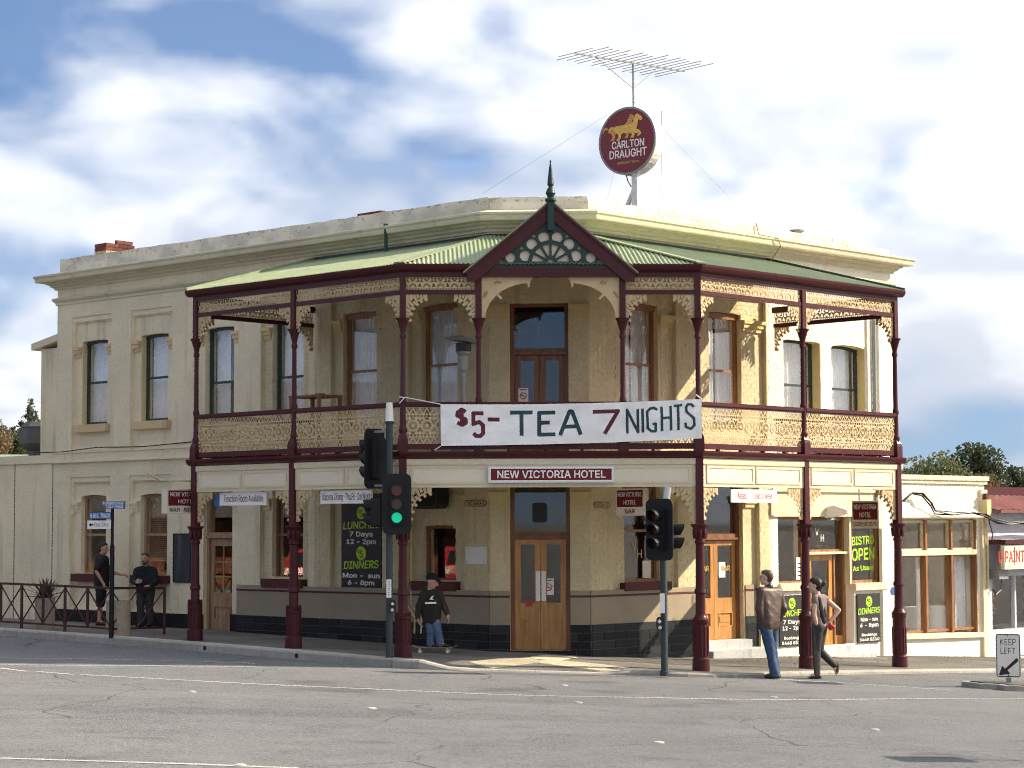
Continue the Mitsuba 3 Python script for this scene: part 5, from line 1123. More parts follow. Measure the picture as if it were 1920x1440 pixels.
_, _, zb = 8.091, 34.600, -0.087; _, _, zt = 8.106, 34.600, 0.631
b = roundrect(-.2, zb, .2, zt, .045); M_SIGNW = mat('mat_sign_white', (.66, .64, .60), .45, .4); put(kl_, 'plate', kf_.prism(b, -.03, -.018), M_SIGNW); put(kl_, 'border', kf_.prism(ring(b.buffer(-.008), .014), -.033, -.03), M_BLACK)
put(kl_, 'post', kf_.box(-.035, .035, -.017, .053, kz, zt - .05), M_ALU); put(kl_, 'post_foot', kf_.box(-.042, .042, -.024, .06, kz + .05, kz + .22), M_GREY)
text(kf_, 'KEEP', 0, zt - .19, .105, -.03, M_BLACK, kl_, width=.25); text(kf_, 'LEFT', 0, zt - .335, .105, -.03, M_BLACK, kl_, width=.24)
put(kl_, 'arrow', kf_.prism(Polygon([(.135, zt - .40), (.165, zt - .44), (-.02, zt - .60), (.02, zt - .655), (-.15, zt - .68), (-.1, zt - .53), (-.055, zt - .58)]).buffer(.004), -.033, -.03), M_BLACK)
for zz_ in (zt - .035, zb + .035): put(kl_, 'bolt', kf_.prism(Point(0, zz_).buffer(.011, 6), -.036, -.03), M_BLACK)

# ------------------------------------------------------------------ the shops to the right
sh = thing('corner_shop', 'low cream brick shop with a wide curtained window right of the hotel', 'shop')
SU0, SU1 = 9.56, 13.05; win = Polygon([(9.72, .1), (12.7, .02), (12.7, 2.54), (9.72, 2.54)])
put(sh, 'wall', WR.prism(rect(SU0, -1.2, SU1, 3.32).difference(win), .0, .3), M_WALL_SUNLIT)
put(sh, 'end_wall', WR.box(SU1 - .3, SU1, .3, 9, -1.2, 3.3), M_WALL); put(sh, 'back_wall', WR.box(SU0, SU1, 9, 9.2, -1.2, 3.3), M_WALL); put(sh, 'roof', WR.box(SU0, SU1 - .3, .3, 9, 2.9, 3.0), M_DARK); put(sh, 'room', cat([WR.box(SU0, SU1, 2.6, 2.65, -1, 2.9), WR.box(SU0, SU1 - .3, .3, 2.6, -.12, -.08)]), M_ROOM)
put(sh, 'coping', cat([WR.box(SU0, SU1 + .06, -.1, .32, 3.4, 3.5), WR.box(SU0, SU1 + .04, -.06, .31, 3.32, 3.4)]), M_WALL)
put(sh, 'pilaster', WR.box(12.82, SU1, -.08, .0, -1.1, 3.2), M_WALL)
hb_ = hotel; out = hotel
def shop_bricks(reg, w0, z0, z1):
    b0 = len(scene); n_ = []
    o_, r = [], 0
    for z in np.arange(z0, z1 - .05, .0857):
        u = SU0 - (r % 2) * .118
        while u < SU1:
            q = rect(max(u + .005, SU0), z + .005, min(u + .23, SU1), z + .081).intersection(reg)
            for g in polys(q):
                if g.area > .003:
                    a, c, b, d = g.bounds; o_.append(WR.box(a, b, w0 - .006 - .004 * random.random(), w0 + .003, c, d))
            u += .235
        r += 1
    put(sh, 'brickwork', cat(o_), M_WALL_SUNLIT, stuff=True)
shop_bricks(rect(SU0, 2.72, 12.8, 3.3), 0, 2.72, 3.3); shop_bricks(rect(SU0, -1.0, 12.8, -.1), 0, -1.0, -.1)
put(sh, 'sill', WR.prism(Polygon([(9.62, .0), (12.8, -.08), (12.8, .03), (9.62, .11)]), -.09, .1), M_WALL)
put(sh, 'hood', (WR.w([[9.7, .0, 2.82], [12.5, .0, 2.82], [12.7, -.2, 2.62], [9.5, -.2, 2.62], [9.5, -.2, 2.58], [12.7, -.2, 2.58], [12.6, .0, 2.56], [9.6, .0, 2.56]]), np.array([[0, 3, 2], [0, 2, 1], [3, 4, 5], [3, 5, 2], [4, 7, 6], [4, 6, 5], [0, 7, 4], [0, 4, 3], [1, 2, 5], [1, 5, 6]])), M_PANEL)
us_ = [9.72, 10.72, 11.71, 12.7]
for a, b in zip(us_[:-1], us_[1:]):
    for z0, z1 in ((.1, 1.78), (1.86, 2.52)):
        k = part(sh, 'window'); put(k, 'frame', WR.prism(ring(rect(a, z0, b, z1), .05), .06, .14), M_WOODW if z0 < 1 else M_FASCIA); put(k, 'pane', flat(WR, rect(a + .05, z0 + .05, b - .05, z1 - .05), .1), M_GLASS)
    put(sh, 'mullion', WR.box(b - .035, b + .035, .0, .16, .03, 2.54), M_WOODW)
put(sh, 'transom', WR.box(9.72, 12.7, -.01, .15, 1.76, 1.87), M_FASCIA); 
for a, b in ((9.75, 10.05), (10.76, 11.1), (12.2, 12.6)): put(sh, 'curtain', curtain(WR, a, b, .12, 1.78, .3, 5, .03), M_CURT, smooth=True)
for u, w, nm in ((10.3, .9, 'left'), (11.35, .8, 'middle'), (12.3, .9, 'right')):
    k = thing('cafe_table', 'small round table under a white cloth behind the %s pane of the curtained shop window' % nm, 'table', 'tables inside the shop window'); p = WR.p(u, w, 0)
    put(k, 'cloth', lathe([(.3, -.05), (.34, .2), (.3, .55), (.29, .62), (0, .63)], 16, (p[0], p[1], 0)), M_WHITE, smooth=50)
k = thing('meter_box', 'small cream meter box with pipe at the right end of the cream shop', 'box'); put(k, 'box', WR.box(12.8, 12.98, -.22, -.08, 2.62, 2.98), M_YELLOW); put(k, 'cowl', WR.box(12.85, 12.93, -.18, -.1, 2.98, 3.12), M_MAROON_D); put(k, 'conduit', tube([WR.p(12.9, -.14, 2.62), WR.p(12.95, -.12, 2.2), WR.p(12.95, -.12, 1.0)], .025, 6), M_YELLOW)
k = thing('cable_bundle', 'dark looped cable bundle strung across the shop fronts', 'cable')
cp = [(9.7, -.1, 2.95), (9.95, -.15, 3.12), (10.35, -.15, 3.1), (10.6, -.2, 2.9), (10.68, -.25, 2.72), (11.2, -.34, 2.68), (12.0, -.34, 2.7), (12.5, -.34, 2.66), (13.1, -.3, 2.5), (13.6, -.3, 2.46), (14.6, -.3, 2.5), (17, -.3, 2.4)]
for q_ in range(3): put(k, 'cable', tube([WR.p(u, w - .03 * (q_ % 2), z + .025 * math.sin(3.0 * u + 2 * q_) - .02 * q_) for u, w, z in cp], .016, 5), M_BLACK, smooth=60)
put(k, 'hanging_loop', tube([WR.p(u, -.28, z) for u, z in ((12.75, 2.6), (12.82, 2.4), (12.92, 2.2), (12.88, 2.08))], .014, 5), M_BLACK)
sh2 = thing('paint_shop', 'pale blue grey shop with a red iron roof and a U-PAINT sign', 'shop'); M_PALE = mat('mat_wall_pale', weathered((.58, .60, .66), .94, 1.04, (.4, .42, .47), .25), .7, .25)
w2 = rect(13.318, .0, 16.9, 1.3)
put(sh2, 'wall', WR.prism(rect(13.06, -1.4, 19, 2.75).difference(w2), .02, .3), M_PALE); put(sh2, 'room', cat([WR.box(13.1, 19, 2.4, 2.45, -1, 2.7), WR.box(13.1, 19, .3, 2.4, -.3, -.25), WR.box(13.1, 19, .3, 7, 2.7, 2.75), WR.box(13.1, 13.15, .3, 2.4, -1, 2.7), WR.box(18.9, 19, .3, 2.4, -1, 2.7)]), M_DARK)
put(sh2, 'awning', cat([WR.box(13.08, 19, -.5, .02, 1.98, 2.08)]), M_MAROON); put(sh2, 'sign_board', WR.box(13.1, 19, -.46, -.36, 1.42, 1.96), M_PANEL)
text(WR, 'U·PAINT', 13.386, 1.58, .25, -.46, mat('mat_sign_letter_red', (.42, .03, .02), .5), sh2, width=13.902 - 12.835, bold=True); put(sh2, 'brush_stroke', WR.box(13.498, 13.498 + .03, -.468, -.46, 1.5, 1.92), M_INKR)
put(sh2, 'window_frame', cat([WR.prism(ring(w2, .05), .05, .14), WR.box(14.304, 14.304 + .06, .04, .15, .0, 1.3)]), M_PALE); put(sh2, 'pane', flat(WR, w2.buffer(-.05), .1), M_GLASS); put(sh2, 'base_rail', WR.box(13.1, 19, -.02, .02, -.55, -.5), M_PALE); put(sh2, 'base_band', WR.box(13.1, 19, -.03, .02, -1.3, -.72), M_MAROON_D)
for q_ in range(24):
    a = 13.06 + q_ * .25; put(sh2, 'roof_sheet', (WR.w([[a, -.35, 2.74], [a + .125, -.35, 2.77], [a + .25, -.35, 2.74], [a, .9, 3.1], [a + .125, .9, 3.13], [a + .25, .9, 3.1]]), np.array([[0, 1, 4], [0, 4, 3], [1, 2, 5], [1, 5, 4]])), M_BRICKS[0] if 0 else mat('mat_roof_red', weathered((.16, .052, .048), .8, 1.15, (.24, .14, .11), .5), .6, .3) if 'mat_roof_red' not in scene else 'mat_roof_red')
put(sh2, 'ridge', WR.box(13.06, 19, .85, 1.0, 3.1, 3.3), M_MAROON); put(sh2, 'gutter', WR.box(13.06, 19, -.42, -.32, 2.68, 2.75), 'mat_roof_red')
k = thing('wall_speaker', 'dark wall lamp on the pale shop with its hanging cable', 'lamp'); put(k, 'lamp', WR.box(13.12, 13.5, -.3, .0, 1.2, 1.42), M_GREY); put(k, 'loop', tube([WR.p(u, -.15, z) for u, z in ((13.45, 1.2), (13.42, .95), (13.2, .85), (13.1, .98))], .02, 6), M_BLACK)
k = thing('window_bouquet', 'dried golden wreath and small turquoise vase in the pale shop window', 'ornament'); p = WR.p(13.807, .5, 0)
pts_ = []
for q_ in range(70):
    a = rng.random() * 6.283; r = .2 + .1 * rng.random(); c = np.array([p[0] + r * math.cos(a) * .7, p[1] + r * math.cos(a) * .7, .72 + r * math.sin(a)]); d = rng.normal(size=3) * .07; pts_.append(tube([c - d, c + d], .012, 4))
put(k, 'wreath', cat(pts_), M_OCHRE); put(k, 'vase', lathe([(.06, .1), (.08, .15), (.08, .4), (.05, .45)], 10, (p[0], p[1], 0)), mat('mat_turquoise', (.1, .42, .42), .3)); put(k, 'stand', WR.box(13.98, 16.8, .3, 1.2, -.05, .1), M_DARK)

# ------------------------------------------------------------------ water tank, trees
tk = thing('roof_tank', 'dark octagonal metal water tank behind the low left wing', 'tank'); x, y, zb = -12.163, 53.500, 4.401; _, _, zt = -12.172, 53.500, 5.170; _, _, zc = -12.170, 53.500, 4.991
M_TANK = mat('mat_tank', weathered((.085, .085, .09), .7, 1.2, (.14, .1, .07), .5), .6, .4)
put(tk, 'body', lathe([(.28, zb - .2), (.28, zb + .0), (.4, zb + .08), (.52, zb + .18), (.52, zc), (.5, zc)], 8, (x, y, 0), .4), M_TANK); put(tk, 'lid', lathe([(.47, zc), (.49, zc + .03), (.36, zt - .02), (0, zt)], 8, (x, y, 0), .4), M_TANK)
def leaves(centres, n, size, flat_=.6):
    """n leaf clumps scattered through ellipsoid lobes: small bent quads, crowding towards the outside"""
    vs, fs, o = [], [], 0
    W_ = np.array([c[3] * c[4] for c in centres]); W_ = W_ / W_.sum()
    pick = rng.choice(len(centres), n, p=W_)
    for a in pick:
        cx_, cy_, cz_, r, h = centres[a]; d = rng.normal(size=3); d /= np.linalg.norm(d); rad = rng.random() ** .4
        if meshkit.noise(np.array([[cx_ + d[0] * 2.2, d[1] * 2.2 + a, d[2] * 2.2]]))[0] < .3 and rad > .6: continue
        p = np.array([cx_ + d[0] * r * rad, cy_ + d[1] * r * rad, cz_ + d[2] * h * rad]); s_ = size * rng.uniform(.6, 1.4)
        e = rng.normal(size=3); e /= np.linalg.norm(e); g = np.cross(e, rng.normal(size=3)); g /= np.linalg.norm(g)
        k_ = np.cross(e, g) * s_ * .25
        vs += [p - e * s_, p + g * s_ * flat_ + k_, p + e * s_, p - g * s_ * flat_ + k_]; fs += [[o, o + 1, o + 2], [o, o + 2, o + 3]]; o += 4
    return np.array(vs), np.array(fs)
def leafmat(name, c):
    scene[name] = {'type': 'principledthin', 'base_color': mikit.proc(lambda p, n, uv: mix(C3(*c) * .55, C3(*c) * 1.45, noise(p.x * 1.9, p.y * 1.9, p.z * 1.9) * .6 + noise(p.x * 9, p.y * 9, p.z * 9) * .4)), 'roughness': .6, 'diff_trans': .5}
    return name
M_BARK = mat('mat_bark', weathered((.16, .13, .10), .6, 1.2), .9, .1)
def tree(label, x, y, zbase, lobes, n, size, m, trunk=.25, group=None, kind='tree'):
    k = thing(kind, label, 'tree', group); top = max(l[2] for l in lobes)
    put(k, 'trunk', tube([(x, y, zbase), (x + .1 * trunk, y, zbase + (top - zbase) * .5), (x, y, top - .1)], [trunk, trunk * .7, trunk * .25], 8), M_BARK, smooth=60)
    for l in lobes[:5]: put(k, 'limb', tube([(x, y, zbase + (l[2] - zbase) * .5), ((x + l[0]) / 2, (y + l[1]) / 2, zbase + (l[2] - zbase) * .8), l[:3]], [trunk * .5, trunk * .35, trunk * .12], 6), M_BARK)
    put(k, 'crown', leaves(lobes, n, size), m)
ML1, ML2, ML3 = leafmat('mat_leaf_olive', (.19, .21, .11)), leafmat('mat_leaf_dark', (.09, .105, .06)), leafmat('mat_leaf_bronze', (.2, .15, .085))
def at_(px, py, Y): return px, py, Y
def lobes(*a): return [tuple(q) for q in a]
tree('round olive green gum tree behind the cream shop, nearest the hotel', 30.2, 150, -2, lobes((29.2, 150, 5.9, 1.6, 1.5), (31.0, 150, 6.2, 1.6, 1.5), (30.2, 151, 5.2, 2.4, 1.6), (28.4, 150, 5.4, 1.0, 1.0), (32.0, 150, 5.4, 1.3, 1.4)), 2600, .16, ML1, group=None)
tree('tall dark gum tree behind the cream shop', 33.8, 152, -2, lobes((33.4, 152, 6.9, 1.5, 1.5), (34.8, 152, 6.6, 1.4, 1.5), (34.0, 152, 7.55, .9, .8), (33.0, 152, 5.6, 1.7, 1.3), (35.2, 152, 5.4, 1.2, 1.3), (31.9, 152, 6.4, .9, .9)), 2900, .16, ML2)
tree('bronze leaved small tree in front of the tall dark gum', 32.9, 146, -2, lobes((32.5, 146, 5.0, 1.1, .9), (33.4, 146, 5.2, .9, .8), (31.6, 146, 4.7, .8, .6)), 900, .14, ML3)
tree('narrow dark tree right of the tall gum above the red roof', 37.4, 154, -3, lobes((37.2, 154, 5.7, .95, 1.0), (37.8, 154, 5.0, .9, 1.0), (36.9, 154, 4.3, 1.0, 1.0), (37.0, 154, 6.2, .5, .5)), 1400, .15, ML2)
tree('pale olive shrubby tree between the gums above the red roof', 35.6, 158, -3, lobes((35.5, 158, 4.4, 1.3, 1.3), (36.6, 158, 3.9, 1.1, 1.1)), 1000, .15, ML1)
tree('low far tree at the right edge above the red roof', 40.2, 170, -3, lobes((40.0, 170, 4.6, 1.3, 1.2), (41.6, 170, 4.3, 1.5, 1.1), (39.0, 170, 3.7, .9, .9), (43.0, 170, 4.4, 1.6, 1.3)), 1500, .17, ML2)
x0_, _, zt_ = -23.226, 100.000, 8.633; h_ = zt_
tree('dark pointed conifer behind the roof tank at far left', x0_, 100, 0, lobes(*[(x0_ + (rng.random() - .5) * .35 * k_ * .25, 100 + (rng.random() - .5) * .5, h_ - .3 - .42 * k_, .14 + .2 * k_, .44) for k_ in range(9)]), 2400, .1, ML2)
x1_, _, z1_ = -19.681, 80.000, 6.642
tree('sunlit bronze tree at the far left edge', x1_, 80, 0, lobes((x1_ - .4, 80, z1_ - .4, .6, .5), (x1_ + .05, 80, z1_ - .8, .45, .55), (x1_ - .5, 80, z1_ - 1.1, 1.0, .7)), 2200, .06, ML3)
x2_, _, z2_ = -21.191, 88.000, 6.561
tree('low dark bush tree between the bronze tree and the conifer', x2_, 88, 0, lobes((x2_, 88, z2_ - .3, .45, .45), (x2_ + .3, 88, z2_ - .7, .5, .5), (x2_ - .25, 88, z2_ - .8, .5, .5)), 1100, .08, ML2)

# ------------------------------------------------------------------ people
SPH = trimesh.creation.icosphere(subdivisions=2).vertices
def hull(*balls):
    return m3d.Manifold.hull_points(np.vstack([np.asarray(SPH) * (np.array(r) if np.ndim(r) else r) + np.array(p, float) for p, r in balls]))
def union(ms): return m3d.Manifold.batch_boolean(ms, m3d.OpType.Add)
def to_tri(m):
    q = m.to_mesh(); return trimesh.Trimesh(np.array(q.vert_properties[:, :3]), np.array(q.tri_verts), process=True)
def soft(ms, edge=.03, it=8, wrinkle=0.0, seed=0):
    t = to_tri(union(ms).refine_to_length(edge)); trimesh.smoothing.filter_taubin(t, iterations=it)
    if wrinkle:
        v = np.array(t.vertices); n = np.array(t.vertex_normals); f = meshkit.fbm(np.column_stack([v[:, 0] * 10 + seed + v[:, 2] * 5, v[:, 1] * 10, v[:, 2] * 8]), 3, seed) - .5
        t.vertices = v + n * (f * wrinkle)[:, None]
    return t
def chain(pts): return [hull(a, b) for a, b in zip(pts[:-1], pts[1:])]
def lerp(a, b, t): return np.array(a, float) * (1 - t) + np.array(b, float) * t
def hand(wr, d, palm, curl=.5, s=1.0, thumb=1):
    """a hand at the wrist: d runs along it, palm is the way the palm faces; five fingers, bent by curl"""
    d = np.array(d, float); d /= np.linalg.norm(d); n = np.array(palm, float); n -= d * (n @ d); n /= np.linalg.norm(n); a = np.cross(d, n) * thumb
    wr = np.array(wr, float); out = [hull((wr, .026 * s), (wr + d * .085 * s + a * .03 * s, .015 * s), (wr + d * .085 * s - a * .03 * s, .014 * s), (wr + d * .03 * s + a * .025 * s, .019 * s))]
    for k, (o, L_) in enumerate(((.032, .072), (.011, .08), (-.011, .074), (-.031, .058))):
        p = wr + d * .085 * s + a * o * s; dd = d
        for seg in (.45, .32, .23):
            dd = dd + n * curl * .8; dd = dd / np.linalg.norm(dd); q = p + dd * L_ * seg * s; out.append(hull((p, .0092 * s), (q, .008 * s))); p = q
    p = wr + d * .025 * s + a * .03 * s; q = p + (d * .6 + a * .75 + n * .25) * .04 * s; r = q + (d * .9 + a * .2 + n * .5) * .032 * s
    return out + [hull((p, .014 * s), (q, .0105 * s)), hull((q, .0105 * s), (r, .009 * s))]
def head(c, f, s=1.0, up=(0, 0, 1)):
    """head centred between the ears at c, facing f; returns (pieces, frame)"""
    f = np.array(f, float); f /= np.linalg.norm(f); u = np.array(up, float); u -= f * (u @ f); u /= np.linalg.norm(u); r = np.cross(f, u)
    P = lambda x, y, z: np.array(c, float) + (r * x + f * y + u * z) * s
    m = [hull((P(0, -.025, .045), .082 * s), (P(0, .02, .04), .074 * s), (P(0, .035, -.0), .066 * s)), hull((P(0, .04, -.01), .06 * s), (P(0, .058, -.085), .03 * s), (P(.035, .015, -.06), .032 * s), (P(-.035, .015, -.06), .032 * s)),
         hull((P(0, .098, .02), .010 * s), (P(0, .125, -.022), .0115 * s), (P(.011, .105, -.028), .010 * s), (P(-.011, .105, -.028), .010 * s)),
         hull((P(.03, .086, .034), .012 * s), (P(-.03, .086, .034), .012 * s)), hull((P(.018, .09, -.058), .009 * s), (P(-.018, .09, -.058), .009 * s), (P(0, .096, -.056), .009 * s))]
    for e in (-1, 1): m.append(hull((P(e * .079, -.005, .02), .012 * s), (P(e * .082, -.018, .0), .014 * s), (P(e * .076, -.005, -.022), .010 * s)))
    return m, P
SKIN = mat('mat_skin', (.46, .25, .17), .5, .4); SKINP = mat('mat_skin_pale', (.55, .35, .27), .5, .4)
HAIRB = mat('mat_hair_dark', (.022, .015, .011), .55, .4); HAIRG = mat('mat_hair_brown', (.075, .048, .033), .55, .4)
JEANS = mat('mat_jeans', weathered((.035, .06, .12), .7, 1.35, (.09, .12, .17), .45), .8, .2); JEANSL = mat('mat_jeans_light', weathered((.10, .15, .24), .7, 1.3, (.2, .24, .3), .5), .8, .2)
LEATHER = mat('mat_jacket_brown', weathered((.062, .036, .03), .75, 1.3, (.085, .055, .045), .4), .5, .45)
CLBLK = mat('mat_cloth_black', (.014, .014, .016), .8, .2); CLNAVY = mat('mat_cloth_navy', weathered((.010, .015, .02), .7, 1.2), .75, .25); CLGREY = mat('mat_cloth_grey', (.035, .036, .036), .85, .2); CLTAUPE = mat('mat_cloth_taupe', weathered((.20, .155, .15), .85, 1.1), .8, .2); HOODIE = mat('mat_hoodie', weathered((.035, .03, .025), .8, 1.2), .85, .2); CLPANT = mat('mat_black_trousers', weathered((.028, .029, .032), .75, 1.25), .7, .3); SHOE = mat('mat_shoe', (.02, .016, .014), .4, .5)
def person(label, at, J, hd, face, skin, group=None, scale=1.0, hands=None, body_extra=None, waist=.13):
    """J: joints relative to the ground point between the feet. The skin is one continuous body from crown to feet."""
    k = thing('person', label, 'person', group); O = np.array(at, float)
    j = {a: O + np.array(b, float) * scale for a, b in J.items()}
    s = scale; hp, P = head(j['head'], face, s)
    across = j['shR'] - j['shL']; across /= np.linalg.norm(across)
    ms = hp + [hull((j['neck'], .05 * s), (lerp(j['neck'], j['head'], .75), .05 * s))]
    ms += [hull((lerp(j['shL'], j['neck'], .25), .055 * s), (lerp(j['shR'], j['neck'], .25), .055 * s), (j['waist'] + across * .07 * s, .085 * s), (j['waist'] - across * .07 * s, .085 * s), (j['neck'] - [0, 0, .05 * s], .05 * s)),
           hull((j['waist'] + across * .07 * s, .085 * s), (j['waist'] - across * .07 * s, .085 * s), (j['hipL'], .09 * s), (j['hipR'], .09 * s))]
    for e in 'LR':
        ms += chain([(j['sh' + e], .05 * s), (lerp(j['sh' + e], j['el' + e], .35), .046 * s), (j['el' + e], .036 * s), (lerp(j['el' + e], j['wr' + e], .3), .037 * s), (j['wr' + e], .025 * s)])
        ms += chain([(j['hip' + e], .085 * s), (j['kn' + e], .052 * s), (lerp(j['kn' + e], j['an' + e], .3), .052 * s), (j['an' + e], .036 * s)])
        ms += [hull((j['an' + e], .034 * s), (j['toe' + e], .022 * s))]
    body = soft(ms, .032 * s, 6)
    hs = []
    for e, (d, palm, curl) in (hands or {}).items(): hs += hand(j['wr' + e], d, palm, curl, s * 1.05, 1 if e == 'R' else -1)
    try:
        bm = m3d.Manifold(m3d.Mesh(np.asarray(body.vertices, np.float32), np.asarray(body.faces, np.uint32)))
        body = to_tri(union([bm] + hs)) if bm.status() == m3d.Error.NoError and not bm.is_empty() else trimesh.util.concatenate([body] + [to_tri(h) for h in hs])
    except Exception: body = trimesh.util.concatenate([body] + [to_tri(h) for h in hs])
    put(k, 'body', body, skin, smooth=60)
    for e in (-1, 1): put(k, 'eye', to_tri(hull((P(e * .031, .083, .016), .0105 * s))), M_BLACK, smooth=True)
    return k, j, P, across
def wear(k, name, ms, m, edge=.028, wr=.02, it=7, seed=1): put(k, name, soft(ms, edge, it, wr, seed), m, smooth=70)
def shoes(k, j, m, s=1.0, r=.045):
    for e in 'LR':
        a, t = j['an' + e], j['toe' + e]; d = t - a; hd = np.array([d[0], d[1], 0]); heel = a - hd / (np.linalg.norm(hd) + 1e-6) * .05 * s
        put(k, 'shoe', to_tri(union([hull((a - [0, 0, .02 * s], .042 * s), (heel + [0, 0, -.045 * s], .034 * s)), hull((heel + [0, 0, -.05 * s], .034 * s), (t, .03 * s), (lerp(a, t, .6) + [0, 0, -.012 * s], .042 * s))])), m, smooth=60)
def legs(j, s, rt=.105, rk=.072, ra=.062, end=1.0):
    ms = [hull((j['hipL'], rt * s), (j['hipR'], rt * s), (j['waist'] - [0, 0, .1 * s], rt * .95 * s))]
    for e in 'LR':
        a = lerp(j['kn' + e], j['an' + e], end) if end > 0 else j['kn' + e]
        ms += chain([(j['hip' + e], rt * s), (j['kn' + e], rk * s)] + ([(lerp(j['kn' + e], a, .4), rk * .97 * s), (a, ra * s)] if end > 0 else []))
    return ms
def top(j, across, s, sl=1.0, rs=.075, rw=.12, hem=.1, re=.055, arms='LR', chest=.1):
    ms = [hull((lerp(j['shL'], j['neck'], .1), rs * s), (lerp(j['shR'], j['neck'], .1), rs * s), (j['neck'] - [0, 0, .04 * s], .062 * s), (j['waist'] + across * .08 * s, rw * s), (j['waist'] - across * .08 * s, rw * s)),
          hull((j['waist'] + across * .08 * s, rw * s), (j['waist'] - across * .08 * s, rw * s), (lerp(j['hipL'], j['waist'], .2) - [0, 0, hem * s * .4], rw * s), (lerp(j['hipR'], j['waist'], .2) - [0, 0, hem * s * .4], rw * s))]
    for e in arms:
        if sl <= .5: ms += chain([(j['sh' + e], rs * .92 * s), (lerp(j['sh' + e], j['el' + e], sl * 2), .062 * s)])
        else: ms += chain([(j['sh' + e], rs * s), (lerp(j['sh' + e], j['el' + e], .5), .066 * s), (j['el' + e], re * 1.08 * s), (lerp(j['el' + e], j['wr' + e], .93), re * .82 * s)])
    return ms
def short_hair(k, P, m, s=1.0, name='hair'):
    put(k, name, to_tri(union([hull((P(0, -.034, .054), .085 * s), (P(0, .0, .066), .076 * s)), hull((P(0, -.058, .02), .068 * s), (P(0, -.05, -.03), .052 * s)), hull((P(.0, .045, .098), .034 * s), (P(.04, .025, .092), .036 * s), (P(-.04, .025, .092), .036 * s))]).refine_to_length(.02)), m, smooth=True)
# the man in a brown jacket crossing to the left
ax_, ay_, _ = 4.314, 34.750, -0.082
A0 = (ax_, ay_, float(ground(ax_, ay_)))
J = dict(head=(-.10, .0, 1.66), neck=(-.07, .0, 1.50), shL=(-.2, -.13, 1.43), shR=(.12, .13, 1.42), waist=(-.055, .0, 1.06), hipL=(-.13, -.07, .90), hipR=(.0, .07, .90), elL=(-.24, -.17, 1.14), wrL=(-.19, -.12, .92), elR=(.2, .12, 1.16), wrR=(.1, .17, .93),
         knL=(-.06, -.1, .48), anL=(.01, -.09, .09), toeL=(-.13, -.06, .035), knR=(-.0, .09, .48), anR=(.05, .06, .09), toeR=(-.1, .11, .035))
k, j, P, ac = person('man in a brown leather jacket and jeans with his hands in his pockets', A0, J, None, (-.93, .30, .0), SKINP, hands={'L': ((.2, .3, -1), (1, .3, 0), .4), 'R': ((-.3, 0, -1), (-1, 0, 0), .4)})
wear(k, 'trousers', legs(j, 1.0, .11, .082, .082), JEANS, wr=.03); wear(k, 'jacket', top(j, ac, 1.0, 1.0, .085, .135, .12, .068), LEATHER, wr=.022, seed=3)
wear(k, 'collar', [hull((j['neck'] + [0, .0, .0], .068), (j['neck'] + [0.02, -.01, .03], .062))], LEATHER); shoes(k, j, SHOE); short_hair(k, P, HAIRG)
put(k, 'glasses', cat([tube([P(.07, .05, .02), P(.055, .098, .02), P(-.055, .098, .02), P(-.07, .05, .02)], .004, 5)]), M_BLACK)
# the woman walking left, a foot lifted behind her
ax_, ay_, _ = 5.096, 35.200, -0.118; A0 = (ax_, ay_, float(ground(ax_, ay_)))
J = dict(head=(-.005, .0, 1.55), neck=(.04, .0, 1.40), shL=(-.03, -.15, 1.33), shR=(.17, .12, 1.34), waist=(.06, .0, 1.03), hipL=(.02, -.09, .87), hipR=(.1, .07, .87), elL=(-.05, -.17, 1.08), wrL=(.0, -.16, .88), elR=(.4, .05, 1.14), wrR=(.24, .02, .95),
         knL=(-.01, -.08, .46), anL=(.0, -.08, .085), toeL=(-.14, -.06, .03), knR=(.06, .05, .47), anR=(.31, .08, .22), toeR=(.35, .07, .07))
k, j, P, ac = person('woman with tied dark hair walking in a sleeveless top and dark trousers', A0, J, None, (-.96, .2, .0), SKINP, hands={'L': ((.1, .2, -1), (1, .2, 0), .7), 'R': ((-.5, .2, -.6), (-1, 0, 0), .8)})
wear(k, 'trousers', legs(j, 1.0, .108, .068, .055), CLPANT, wr=.018)
wear(k, 'top', top(j, ac, 1.0, .06, .066, .105, .08), CLTAUPE, wr=.025, seed=5)
wear(k, 'vest', [hull((lerp(j['shL'], j['neck'], .3) + [-.02, -.03, -.02], .062), (lerp(j['shL'], j['neck'], .3) + [.03, -.03, -.02], .055), (j['waist'] + [-.03, -.07, -.04], .095), (j['waist'] + [.02, -.06, -.06], .09)), hull((j['waist'] + [-.04, -.03, -.05], .1), (j['waist'] + [-.06, .05, .1], .08))], CLBLK, wr=.015)
put(k, 'strap', tube([j['shR'] + [-.02, -.06, .05], j['shR'] + [-.03, -.12, -.1], j['waist'] + [.09, -.1, .0]], .018, 6), CLBLK)
put(k, 'hair', to_tri(union([hull((P(0, -.035, .05), .09), (P(0, .0, .068), .083)), hull((P(0, -.06, .01), .072), (P(0, -.05, -.04), .055)), hull((P(0, -.13, .03), .045), (P(0, -.155, .05), .035)), hull((P(0, .045, .095), .042), (P(.0, .06, .075), .035))]).refine_to_length(.02)), HAIRB, smooth=True)
